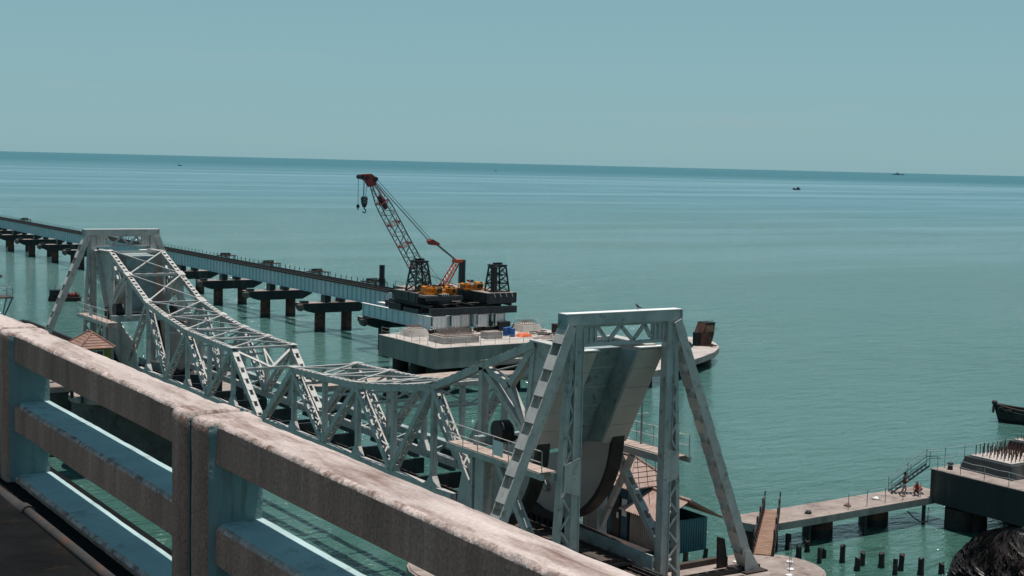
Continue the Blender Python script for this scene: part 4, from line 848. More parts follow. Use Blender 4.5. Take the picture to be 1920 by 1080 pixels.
# amber machinery
def engine(x0, y0, label, seed, z=9.0, wd=3.0):
    th = T('winch_engine', label, 'winch', (x0 + 1.5, y0 + 1, z), 'amber machines on the pontoons'); rr = random.Random(seed)
    for yy in (y0 + .1, y0 + 1.9): b = MB(); b.beam((x0, yy, z + .12), (x0 + wd, yy, z + .12), .2, .2); th.part('skid_beam', b, M['yellow'])
    for q in range(5): xx = x0 + .15 + (wd - .3) * q / 4; b = MB(); b.box(xx - .06, xx + .06, y0 + .21, y0 + 1.79, z + .04, z + .2); th.part('cross_member', b, M['orange'])
    x = x0 + .1
    while x < x0 + wd - .4:
        w_ = rr.uniform(.45, .85); h = rr.uniform(.55, 1.15); d = rr.uniform(.7, 1.3); yy = y0 + rr.uniform(.15, .6); q = .10
        b = MB(); b.prism([(x, z + .23), (x + w_, z + .23), (x + w_, z + h - q), (x + w_ - q, z + h), (x + q, z + h), (x, z + h - q)], 'y', yy, yy + d); hp = th.part('housing', b, M['yellow'])
        for s_ in range(2): b = MB(); b.box(x + .08 + w_ * .45 * s_, x + w_ * .40 + w_ * .45 * s_, yy - .03, yy - .003, z + .35, z + h - .25); th.part('louvre', b, M['orange' if rr.random() < .6 else 'black'], hp)
        x += w_ + rr.uniform(.05, .2)
    b = MB(); b.tube((x0 + wd * .55, y0 - .05, z + .62), (x0 + wd * .85, y0 - .05, z + .62), .34, 14); th.part('rope_drum', b, M['black'])
    for xx in (.54, .86): b = MB(); b.tube((x0 + wd*xx - .03, y0 - .05, z + .62), (x0 + wd*xx + .03, y0 - .05, z + .62), .48, 16); th.part('drum_flange', b, M['yellow'])
    b = MB(); b.tube((x0 + .6, y0 + .9, z + .9), (x0 + .6, y0 + .9, z + 1.7), .06, 8); th.part('exhaust', b, M['rustdark'])
    for k in range(14):
        xx, yy, zz = x0 + rr.uniform(.1, wd - .1), y0 + rr.uniform(-.2, 1.8), z + rr.uniform(.35, 1.15); l = rr.uniform(.12, .3); b = MB()
        if k % 3 == 0: b.tube((xx, yy, zz), (xx + rr.uniform(-.4, .4), yy + .05, zz + rr.uniform(-.3, .35)), .05, 6)
        else: b.box(xx - l, xx + l, yy - l * .7, yy + l * .7, zz - l * .5, zz + l * .5)
        th.part('component', b, M[rr.choice(['yellow', 'white', 'black', 'orange', 'yellow', 'rustdark', 'conc_dirt'])])
    for q in range(5): xx = x0 + wd * q / 4; b = MB(); b.tube((xx, y0 - .3, z), (xx, y0 - .3, z + .85), .03, 5); th.part('guard_post', b, M['yellow'])
    b = MB(); b.tube((x0, y0 - .3, z + .85), (x0 + wd, y0 - .3, z + .85), .03, 5); th.part('guard_rail', b, M['yellow'])
    return th
engine(88.4, 153.9, 'amber winch engine at the foot of the boom tower', 1, 8.9, 2.6)
engine(91.3, 154.4, 'amber winch with loose gear right of the boom tower', 4, 8.75, 1.9)
engine(95.7, 156.4, 'amber winch engine left of the bare lattice tower', 3, 9.05, 3.0)
th = T('deck_frame', 'dark deck frame under the winch engines on the left pontoon', 'frame', (90.5, 153.6, 8.5))
b = MB(); b.box(88.1, 93.4, 152.9, 153.25, 8.2, 8.74); th.part('edge_beam', b, M['dark']); b = MB(); b.box(88.1, 89.98, 153.3, 155.1, 8.55, 8.86); th.part('deck_plate', b, M['conc_dirt']); b = MB(); b.box(91.55, 93.4, 153.3, 157.0, 8.45, 8.72); th.part('deck_plate', b, M['rustdark'])
# the crane: boom, head, mast, ropes, hook
th = T('lattice_crane', 'red lattice boom crane with hook block rising over the new bridge', 'crane', (91.3, 158, 9))
A, Bm = V((91.0, 158.0, 9.6)), V((82.6, 158.0, 23.1)); ax = (Bm - A).normalized(); s1 = V((0, 1, 0)); s2 = ax.cross(s1).normalized(); Lb = (Bm - A).length
def bc(u, i):
    half = .72 * min(1, .25 + u / .12) * min(1, (1 - u) / .22 * .72 + .28); a, c = ((-1,-1),(1,-1),(1,1),(-1,1))[i]; return A + ax * (Lb * u) + s1 * (a * half) + s2 * (c * half)
us = [i / 20 for i in range(21)]
for i in range(4): b = MB(); [b.tube(bc(u, i), bc(w_, i), .065, 6) for u, w_ in zip(us, us[1:])]; th.part('boom_chord', b, M['reddark'])
for k, (u, w_) in enumerate(zip(us, us[1:])):
    b = MB()
    for i in range(4):
        p, q = (bc(u, i), bc(w_, (i+1) % 4)) if k % 2 else (bc(u, (i+1) % 4), bc(w_, i)); b.tube(p, q, .038, 5)
    if k % 4 == 0:
        for i in range(4): b.tube(bc(u, i), bc(u, (i+1) % 4), .05, 5)
        b.tube(bc(u, 0), bc(u, 2), .04, 5); b.tube(bc(u, 1), bc(u, 3), .04, 5)
    th.part('boom_lacing', b, M['red'] if k % 4 == 0 or k > 16 else M['reddark'])
H = Bm
b = MB(); b.prism([(H.x + .5, H.z - .6), (H.x + .65, H.z + .35), (H.x - .1, H.z + .85), (H.x - 1.6, H.z + .75), (H.x - 1.7, H.z + .35), (H.x - .7, H.z - .05), (H.x - .2, H.z - .8)], 'y', 157.55, 158.45); th.part('boom_head', b, M['red'])
for dx, dz, r in ((-1.45, .45, .28), (.45, .2, .30), (-.75, .35, .25)): b = MB(); b.tube((H.x + dx, 157.4, H.z + dz), (H.x + dx, 158.6, H.z + dz), r, 14); th.part('sheave', b, M['black'])
b = MB(); b.tube((83.6, 157.6, 21.2), (84.6, 157.6, 19.6), .28, 10); th.part('boom_block', b, M['reddark'])
b = MB(); b.tube((H.x - 1.72, 158, H.z + .4), (H.x - 1.72, 158, 20.1), .03, 5); b.tube((H.x - 1.0, 158, H.z + .2), (H.x - .98, 158, 21.0), .032, 5); b.tube((H.x - .45, 158, H.z), (H.x - .70, 158, 21.0), .032, 5); b.tube((H.x - .72, 158.2, H.z), (H.x - .9, 158.1, 21.0), .032, 5); th.part('hoist_rope', b, M['rope'])
b = MB(); hx = H.x - .85; b.prism([(hx - .38, 20.9), (hx - .2, 21.1), (hx + .2, 21.1), (hx + .38, 20.9), (hx + .3, 20.2), (hx + .1, 19.75), (hx - .1, 19.75), (hx - .3, 20.2)], 'y', 157.75, 158.25); hb = th.part('hook_block', b, M['black'])
b = MB()
for q in range(4): b.beam((hx - .33, 157.73, 20.25 + .22*q), (hx + .33, 157.73, 20.42 + .22*q), .02, .08, (0, 1, 0))
th.part('stripe', b, M['white'], hb)
b = MB(); b.path([(hx, 158, 19.75), (hx, 158, 19.55)] + [(hx + .02 + .23 * math.sin(a), 158, 19.3 + .23 * math.cos(a)) for a in [i * .5 for i in range(1, 10)]], .07, 7); th.part('hook', b, M['black'])
b = MB(); b.sm = True; b.disc_rings((H.x - 1.72, 158, 19.75), [(.05, -.35), (.10, -.3), (.06, -.12), (.2, 0), (.22, .2), (.08, .38)], 10); th.part('ball_hook', b, M['black'])
# mast (gantry) and pendants
m0, m1 = V((93.2, 158.0, 9.6)), V((95.4, 158.0, 12.9))
for dy in (-.55, .55):
    b = MB(); b.tube(m0 + V((0,dy,0)), m1 + V((0,dy*.6,0)), .12, 8); b.tube(m0 + V((.5,dy,-.1)), m1 + V((.3,dy*.6,-.2)), .10, 8); th.part('mast_chord', b, M['orange'])
b = MB()
for q in range(7):
    u, w_ = q / 7, (q + 1) / 7; b.tube(m0.lerp(m1, u) + V((0, -.55 + .22*u, 0)), m0.lerp(m1, w_) + V((.4, -.55 + .22*w_, -.1)), .05, 5); b.tube(m0.lerp(m1, u) + V((0, -.55, 0)), m0.lerp(m1, w_) + V((0, .45, 0)), .05, 5)
th.part('mast_lacing', b, M['white'])
b = MB(); b.box(95.0, 96.1, 157.5, 158.5, 12.6, 13.0); th.part('mast_head', b, M['orange'])
b = MB(); b.tube((96.0, 157.7, 12.7), (95.9, 157.7, 9.1), .05, 5); b.tube((96.0, 158.3, 12.7), (95.9, 158.3, 9.1), .05, 5); th.part('back_stay', b, M['rope'])
eq = V((91.8, 158, 15.2))
b = MB(); b.prism([(eq.x - .75, eq.z + .25), (eq.x - .35, eq.z + .5), (eq.x + .75, eq.z - .05), (eq.x + .6, eq.z - .35), (eq.x - .45, eq.z - .25)], 'y', 157.5, 158.5); th.part('equalizer', b, M['red'])
b = MB()
for dy in (-.45, .45): b.tube((H.x + .5, 158 + dy, H.z + .3), (eq.x - .4, 158 + dy, eq.z + .3), .035, 5)
b.tube((H.x + .55, 158, H.z), (eq.x - .5, 158.2, eq.z + .15), .03, 5); th.part('pendant', b, M['rope'])
b = MB()
for q in range(5): dy = -.4 + .2*q; b.tube((eq.x + .4, 158 + dy, eq.z - .1), (95.3, 158 + dy * .7, 12.9), .026, 5)
th.part('luffing_rope', b, M['rope'])
b = MB(); b.tube((H.x + .3, 158.2, H.z + .2), (92.6, 157.6, 9.7), .02, 5); b.tube((90.9, 158, 12.7), (93.4, 157.6, 9.6), .03, 5); b.tube((90.6, 157.6, 11.2), (95.9, 157.0, 9.4), .04, 5); th.part('winch_rope', b, M['rope'])
b = MB(); b.box(89.9, 94.2, 157.2, 158.8, 8.98, 9.55); th.part('turntable', b, M['reddark'])

# ------------------------------------------------------------------ huts
def hip_hut(name, label, cx, cy, sx, sy, z0, ze, za, wall, roof, ov, grp=None):
    th = T(name, label, 'hut', (cx, cy, z0), grp)
    x0, x1, y0, y1 = cx - sx/2, cx + sx/2, cy - sy/2, cy + sy/2
    for nm, bx in (('a', (x0, x0 + .1, y0, y1)), ('b', (x1 - .1, x1, y0, y1)), ('c', (x0 + .1, x1 - .1, y0, y0 + .1)), ('d', (x0 + .1, x1 - .1, y1 - .1, y1))):
        b = MB(); b.box(*bx, z0, ze); th.part('wall', b, M[wall])
    R4 = [V((x0 - ov, y0 - ov, ze - .05)), V((x1 + ov, y0 - ov, ze - .05)), V((x1 + ov, y1 + ov, ze - .05)), V((x0 - ov, y1 + ov, ze - .05))]
    rl = max(0, (sy - sx) / 2) + .15; ap0, ap1 = V((cx, cy - rl, za)), V((cx, cy + rl, za))
    faces = [[R4[0], R4[1], ap0], [R4[1], R4[2], ap1, ap0], [R4[2], R4[3], ap1], [R4[3], R4[0], ap0, ap1]]
    for f_ in faces:
        b = MB(); n_ = len(f_); dn = V((0, 0, -.06)); b.add(f_ + [q + dn for q in f_], [tuple(range(n_)), tuple(range(2*n_ - 1, n_ - 1, -1))] + [(i, (i+1) % n_, (i+1) % n_ + n_, i + n_) for i in range(n_)]); sl = th.part('roof_slope', b, M[roof])
        nrm = (f_[1] - f_[0]).cross(f_[-1] - f_[0]).normalized(); e0, e1 = f_[0], f_[1]; t0, t1 = f_[-1], f_[2]
        r = MB()
        for q in range(1, 6): u = q / 6; r.beam(e0.lerp(t0, u) + nrm * .02, e1.lerp(t1, u) + nrm * .02, .05, .03, nrm)
        th.part('roof_rib', r, M[roof], sl)
    b = MB()
    for c_, a_ in ((R4[0], ap0), (R4[1], ap0), (R4[2], ap1), (R4[3], ap1)): b.tube(c_ + V((0,0,.05)), a_ + V((0,0,.05)), .06, 6)
    b.tube(ap0 + V((0,0,.05)), ap1 + V((0,0,.05)), .06, 6); th.part('hip_ridge', b, M['tile'] if roof == 'tile' else M[roof])
    return th
def window(th, x, y0, y1, z0, z1, face=-1):
    b = MB(); b.box(x - .06, x + .02, y0, y1, z0, z1); fr = th.part('window', b, M['white'])
    ym, zm = (y0 + y1) / 2, (z0 + z1) / 2
    for (ya, yb, za, zb) in ((y0 + .06, ym - .03, z0 + .06, zm - .03), (ym + .03, y1 - .06, z0 + .06, zm - .03), (y0 + .06, ym - .03, zm + .03, z1 - .06), (ym + .03, y1 - .06, zm + .03, z1 - .06)):
        b = MB(); b.box(x - .075, x - .062, ya, yb, za, zb); th.part('pane', b, M['glass'], fr)
h1 = hip_hut('watch_hut', 'ochre hut with a terracotta hipped roof below the far tower', 33.6, 111.8, 2.3, 3.0, 8.72, 10.45, 11.5, 'ochre', 'tile', .30)
b = MB(); b.box(32.2, 35.4, 110.1, 113.5, 8.45, 8.715); h1.part('platform', b, M['dark'])
for xx, yy in ((32.5, 110.4), (35.1, 110.4), (32.5, 113.2), (35.1, 113.2)): b = MB(); b.box(xx - .12, xx + .12, yy - .12, yy + .12, 6.03, 8.445); h1.part('stilt', b, M['dark'])
window(h1, 32.45, 111.0, 112.2, 8.9, 10.1)
DX, DY, DZ = .38, 1.56, .60
b = MB(); b.box(32.6 + DX, 33.8 + DX, 108.68 + DY, 108.735 + DY, 8.3 + DZ, 9.6 + DZ); fr = h1.part('window', b, M['white'])
for xa, xb, za, zb in ((32.66, 33.17, 8.36, 8.92), (33.23, 33.74, 8.36, 8.92), (32.66, 33.17, 8.98, 9.54), (33.23, 33.74, 8.98, 9.54)):
    b = MB(); b.box(xa + DX, xb + DX, 108.66 + DY, 108.677 + DY, za + DZ, zb + DZ); h1.part('pane', b, M['glass'], fr)
h2 = hip_hut('control_hut', 'dark blue hut with a faded pink hipped roof behind the counterweight', 46.6, 58.9, 2.6, 3.4, 6.03, 9.0, 10.25, 'blue', 'corr', .28)
b = MB(); b.box(45.24, 45.295, 57.8, 58.5, 6.1, 8.4); dr = h2.part('door', b, M['black']); b = MB(); b.box(45.20, 45.235, 57.86, 58.0, 7.2, 7.5); h2.part('handle', b, M['white'], dr)
b = MB(); b.box(45.23, 45.295, 57.25, 57.6, 7.4, 8.3); h2.part('window', b, M['white'])
b = MB(); b.box(45.25, 45.297, 59.3, 60.55, 6.05, 8.6); h2.part('side_panel', b, M['ochre'])
th = T('tin_shed', 'lower tin shed with pink corrugated lean-to roof beside the blue hut', 'shed', (46.8, 55.7, 6.02))
for nm, bx, mt in (('a', (45.4, 45.48, 54.2, 57.1), 'corrgrey'), ('b', (48.1, 48.18, 54.2, 57.1), 'tealwall'), ('c', (45.48, 48.1, 54.2, 54.28), 'tealwall'), ('d', (45.48, 48.1, 57.02, 57.1), 'blue')):
    b = MB(); x0, x1, y0, y1 = bx; b.box(x0, x1, y0, y1, 6.03, 7.75); wl = th.part('wall', b, M[mt]); r = MB()
    if nm in 'ab':
        for q in range(18): r.box(x0 - .03, x0 - .002, y0 + .05 + .16*q, y0 + .12 + .16*q, 6.05, 7.73)
    else:
        for q in range(16): r.box(x0 + .05 + .16*q, x0 + .12 + .16*q, y0 - .03, y0 - .002, 6.05, 7.73)
    th.part('corrugation', r, M[mt], wl)
def corr_sheet(p00, p10, p11, p01, n, amp):
    vs = []; p00, p10, p11, p01 = map(V, (p00, p10, p11, p01)); nrm = (p10 - p00).cross(p01 - p00).normalized()
    if nrm.z < 0: nrm = -nrm
    for i in range(n + 1):
        u = i / n; d = nrm * (amp * math.cos(i * math.pi)); vs += [p00.lerp(p10, u) + d, p01.lerp(p11, u) + d]
    b = MB(); b.add(vs, [(2*i, 2*i+2, 2*i+3, 2*i+1) for i in range(n)]); vs2 = [q - nrm * .03 for q in vs]; b.add(vs2, [(2*i, 2*i+1, 2*i+3, 2*i+2) for i in range(n)])
    return b
b = corr_sheet((44.9, 54.0, 7.85), (44.9, 57.4, 7.85), (46.8, 57.4, 8.75), (46.8, 54.0, 8.75), 40, .03); th.part('roof_sheet', b, M['corr'])
b = corr_sheet((48.9, 53.8, 7.7), (48.9, 57.4, 7.7), (46.82, 57.4, 8.78), (46.82, 53.8, 8.78), 40, .03); th.part('roof_sheet', b, M['corr'])
b = MB(); b.tube((46.8, 53.9, 8.8), (46.8, 57.4, 8.8), .08, 8); th.part('ridge_cap', b, M['corr'])
posts_rail('guard_railing', 'pale short railing at the door of the blue hut', [(44.6, 60.9, 6.03), (44.6, 59.0, 6.03)], 1.1, 'guard railings', 1.0, mt='steel')
th = T('hut_porch', 'small plank porch in front of the blue hut door', 'porch', (44.6, 58.4, 6.03))
for q in range(5): b = MB(); b.box(44.0 + .24*q, 44.22 + .24*q, 57.2, 59.2, 6.035, 6.12); th.part('plank', b, M['plank'])
# signal stage at the left edge
th = T('signal_stage', 'small railed signal stage with a flag rod at the left frame edge', 'platform', (37.6, 157.4, 7.0))
b = MB(); b.box(36.6, 38.6, 156.00, 158.60, 9.9, 10.02); th.part('deck', b, M['timber'])
for x, y in ((36.7, 156.10), (38.5, 156.10), (36.7, 158.50), (38.5, 158.50)):
    b = MB(); b.tube((x, y, 10.02), (x, y, 11.1), .04, 5); th.part('railing_post', b, M['steel_old']); b = MB(); b.beam((x, y, 9.9), (37.6, 157.30, 7.2), .1, .1); th.part('bracket', b, M['dark'])
for zz in (10.5, 11.08): b = MB(); b.path([(36.7, 156.10, zz), (38.5, 156.10, zz), (38.5, 158.50, zz), (36.7, 158.50, zz), (36.7, 156.10, zz)], .035, 5); th.part('handrail', b, M['steel_old'])
b = MB(); b.tube((37.0, 156.10, 10.0), (37.0, 156.10, 12.6), .04, 5); th.part('rod', b, M['dark']); b = MB(); b.add([(37.02, 156.10, 12.5), (37.5, 156.20, 12.4), (37.45, 156.15, 12.1), (37.02, 156.10, 12.15)], [(0, 1, 2, 3)]); th.part('flag', b, M['maroon'])

# ------------------------------------------------------------------ stub piles in the water
rr = random.Random(5)
stubs = [(59.56, 68.97, 1.0), (61.29, 69.03, .9), (62.48, 68.67, .8), (67.9, 68.1, 1.25), (66.9, 66.1, 1.0), (68.6, 67.0, 1.2), (67.3, 64.6, 1.15), (68.55, 65.4, .8), (68.8, 64.0, 1.3), (68.26, 62.2, 1.2), (69.5, 62.9, 1.2), (70.2, 61.9, 1.25), (69.7, 60.3, 1.1), (70.8, 60.8, 1.2), (71.2, 59.5, 1.35), (72.6, 59.0, 1.1), (72.0, 57.6, 1.0)]
lab = ['stub pile left of the gangway, leftmost of three', 'middle stub pile of three left of the gangway', 'stub pile of three nearest the gangway foot', 'tall stub pile just right of the gangway', 'low stub pile in front of the first tall one', 'stub pile third right of the gangway', 'broad stub pile with a split head in the front row', 'short stub pile half hidden behind a broad one', 'single stub pile with clear water around, mid row', 'front stub pile of the close pair, mid row', 'rear stub pile of the close pair, mid row', 'lone straight stub pile right of the close pair', 'front stub pile of the right-hand pair', 'rear stub pile of the right-hand pair', 'stub pile second from the right end of the row', 'thick stub pile nearest the person with curly hair', 'stub pile hidden behind the curly hair']
for (x, y, h), l in zip(stubs, lab):
    r = .165 * rr.uniform(.8, 1.25); h *= rr.uniform(.65, .95); lx, ly = rr.uniform(-.07, .07), rr.uniform(-.07, .07); th = T('stub_pile', l, 'pile', (x, y, 0), 'broken stub piles in the water')
    b = MB(); n_ = 9; vs = []
    for z in (-2.5, 0.1, h * .6, h):
        for i in range(n_): a = 2*math.pi*i/n_; q = r * (1 + .12 * noise.noise(V((x + math.cos(a), y + math.sin(a), z)))); vs.append((x + q*math.cos(a) + z * lx, y + q*math.sin(a) + z * ly, z + (rr.uniform(-.12, .1) if z == h else 0)))
    b.add(vs, [(k*n_+i, k*n_+(i+1) % n_, (k+1)*n_+(i+1) % n_, (k+1)*n_+i) for k in range(3) for i in range(n_)] + [tuple(3*n_ + i for i in range(n_))]); th.part('shaft', b, M['rustdark'])
    b = MB(); b.tube((x, y, -.3), (x, y, .22), r * 1.12, 9, caps=False); th.part('weed_band', b, M['black'])
rr = random.Random(8)
l2 = 'broken stub pile below the far tower pier'
for k in range(9):
    sl_ = ['first', 'second', 'third', 'fourth', 'fifth', 'sixth', 'seventh', 'eighth', 'ninth'][k]; x, y, h = 38.5 + .9*k + rr.uniform(-.3, .3), 141.5 - .95*k + rr.uniform(-.8, .8), rr.uniform(.6, 1.3); th = T('stub_pile', l2 + ', ' + sl_ + ' from the left', 'pile', (x, y, 0), 'stub piles by the far tower pier'); b = MB(); b.tube((x, y, -2), (x, y, h), .28, 8, .25); th.part('shaft', b, M['rustdark']); b = MB(); b.tube((x, y, -.3), (x, y, .2), .31, 8, caps=False); th.part('weed_band', b, M['black'])

# ------------------------------------------------------------------ boats
def hull(th, name, mt, L_, B_, H_, sheer, bow_rake, x0=0, n=14, m_=9, flip=1):
    """a wooden hull along local +X (bow at x0 + L_), as one shell with a rounded section"""
    vs = []
    for i in range(n + 1):
        u = i / n; wdt = B_ / 2 * (1 - max(0, (u - .55) / .45) ** 2.2) * (.82 + .18 * min(1, u / .2)); top = H_ * (1 + sheer * (max(0, u - .5) * 2) ** 2 + .12 * (max(0, .4 - u) / .4) ** 2)
        for j in range(m_ + 1):
            a = math.pi * j / m_; yy = -math.cos(a) * max(.02, wdt) * (1 if abs(math.cos(a)) > .99 else .97); d = math.sin(a); zz = top - (top + .55) * d ** .62
            vs.append((x0 + L_ * u + bow_rake * max(0, (u - .7) / .3) * (zz / max(top, .1)), yy, zz))
    fs = [(i*(m_+1)+j, (i+1)*(m_+1)+j, (i+1)*(m_+1)+j+1, i*(m_+1)+j+1) for i in range(n) for j in range(m_)] + [tuple(j for j in range(m_ + 1))]
    b = MB(); b.sm = True; b.add(vs, fs); b.smooth[-1] = False
    fl = [v for v in vs]
    return b, vs, n, m_
def place(th, mb, ang, org):
    c, s = math.cos(ang), math.sin(ang); mb.v = [(org[0] + c*x - s*y, org[1] + s*x + c*y, org[2] + z) for x, y, z in mb.v]; return mb
def wooden_boat(org, ang, L_, B_, H_, label, tyres=True, low=False):
    th = T('wooden_boat', label, 'boat', org)
    b, vs, n, m_ = hull(th, 'hull', M['tar'], L_, B_, H_, .55, .6); vs = list(vs); th.part('hull', place(th, b, ang, org), M['tar'])
    for j in (0, m_):
        b = MB(); b.path([V(vs[i*(m_+1)+j]) + V((0, 0, .03)) for i in range(n + 1)], .07, 6); th.part('gunwale', place(th, b, ang, org), M['timber'])
        b = MB(); b.path([V(vs[i*(m_+1)+j]) - V((0, 0, .32)) + V((0, (-.06 if j == 0 else .06), 0)) for i in range(n)], .035, 5); th.part('rope', place(th, b, ang, org), M['plank'])
    b = MB(); poly = [vs[i*(m_+1)] for i in range(n + 1)] + [vs[i*(m_+1)+m_] for i in range(n, -1, -1)]; b.add([(x * .995, y * .93, min(z, H_ * 1.2) - .22) for x, y, z in poly], [tuple(range(len(poly)))]); th.part('deck', place(th, b, ang, org), M['timber'])
    b = MB(); b.sm = True; b.disc_rings((L_ + .45, 0, H_ * 1.5), [(.1, -.15), (.28, 0), (.3, .2), (.15, .38)], 10); th.part('stem_head', place(th, b, ang, org), M['black'])
    if tyres:
        for k in range(6):
            u = [.98, .86, .74, .60, .45, .3][k]
            for sd in (-1, 1):
                i = int(u * n); p = V(vs[i*(m_+1) + (0 if sd < 0 else m_)]); b = MB(); c = p + V((0, sd * .1, -.45)); d = 12
                ring = [c + V((math.cos(2*math.pi*q/d) * .30, 0, math.sin(2*math.pi*q/d) * .30)) for q in range(d + 1)]; b.sm = True; b.path(ring, .10, 6); th.part('tyre_fender', place(th, b, ang, org), M['black'])
        b = MB(); ring = [V((L_ + .55 + .0, math.cos(2*math.pi*q/12) * .3, H_ * 1.05 + math.sin(2*math.pi*q/12) * .32)) for q in range(13)]; b.sm = True; b.path(ring, .11, 6); th.part('tyre_fender', place(th, b, ang, org), M['black'])
    for k in range(3): b = MB(); b.beam((L_ * (.3 + .2*k), -B_ * .40, H_ * .95), (L_ * (.3 + .2*k), B_ * .40, H_ * .95), .25, .06); th.part('thwart', place(th, b, ang, org), M['timber'])
    return th
dirb = math.atan2(94.15 - 90.4, 122.9 - 126.3); wooden_boat((129.5, 87.0, 0), dirb, 9.3, 2.8, 1.25, 'dark wooden boat with tyre fenders, bow entering the frame at right')
th = T('work_boat', 'dark work boat loaded with gear behind the far tower leg', 'boat', (69.5, 246, 0)); ang = math.atan2(244.9 - 246.5, 71.8 - 67.2)
b = MB(); b.prism([(-2.6, 0.9), (2.6, .7), (2.9, .95), (2.3, -.4), (-2.4, -.4), (-2.75, .3)], 'y', -.95, .95); th.part('hull', place(th, b, ang, (69.5, 246, 0)), M['rustdark'])
b = MB(); b.box(-2.5, -.7, -.85, .85, .9, 1.9); th.part('cabin', place(th, b, ang, (69.5, 246, 0)), M['rustdark']); b = MB(); b.box(-2.6, -.6, -.95, .95, 1.903, 1.98); th.part('cabin_roof', place(th, b, ang, (69.5, 246, 0)), M['black'])
for k in range(7):
    b = MB(); b.sm = True; b.disc_rings((-.3 + .42*k, -.4 + .25*(k % 3), .78), [(.22, 0), (.28, .3), (.2, .55 + .12*(k % 3)), (.05, .7 + .12*(k % 3))], 8); th.part('gear_bundle', place(th, b, ang, (69.5, 246, 0)), M[('redcloth', 'timber', 'rust', 'maroon')[k % 4]])
b = MB(); b.tube((-1.6, 0, 1.98), (-1.6, 0, 2.7), .04, 5); th.part('mast', place(th, b, ang, (69.5, 246, 0)), M['black'])
def far_boat(org, ang, L_, label):
    th = T('fishing_boat', label, 'boat', org, 'tiny fishing boats on the far water'); k = L_ / 8
    b, vs, n, m_ = hull(th, 'hull', M['tar'], 8*k, 2.6*k, 1.5*k, .5, .6, x0=-4*k); th.part('hull', place(th, b, ang, org), M['tar'])
    b = MB(); b.box(-2.6*k, -.6*k, -.9*k, .9*k, 1.2*k, 3.0*k); th.part('wheelhouse', place(th, b, ang, org), M['black'])
    b = MB(); b.tube((-1.6*k, 0, 3.0*k), (-1.6*k, 0, 4.2*k), .1*k, 5); th.part('mast', place(th, b, ang, org), M['black'])
far_boat((1327, 1343, 0), 2.6, 9.5, 'tiny dark fishing boat below the distant ship')
far_boat((1194, 3262, 0), -.4, 8, 'tiny dark fishing boat near the horizon at left')
far_boat((2342, 3657, 0), -.4, 6, 'tiny dark fishing boat near the horizon, centre of the frame')
th = T('grey_ship', 'distant grey ship low on the horizon at right', 'ship', (12100, 10700, 0)); ang = math.atan2(11495 - 9928, 13112 - 11103) * -1 + .1; ang = math.atan2(-math.sin(HEAD + .27), math.cos(HEAD + .27)); O = (12100, 10700, 0)
b = MB(); b.prism([(-66, -3), (58, -3), (70, 11), (40, 9), (-64, 8)], 'y', -8, 8); th.part('hull', place(th, b, ang, O), M['navy'])
b = MB(); b.prism([(-30, 8), (14, 8), (10, 20), (-2, 22), (-6, 17), (-28, 16)], 'y', -6, 6); th.part('superstructure', place(th, b, ang, O), M['navy'])
b = MB(); b.tube((-4, 0, 20), (-4, 0, 38), 1.6, 6); b.box(-20, -13, -3, 3, 16, 24); th.part('mast', place(th, b, ang, O), M['navy'])

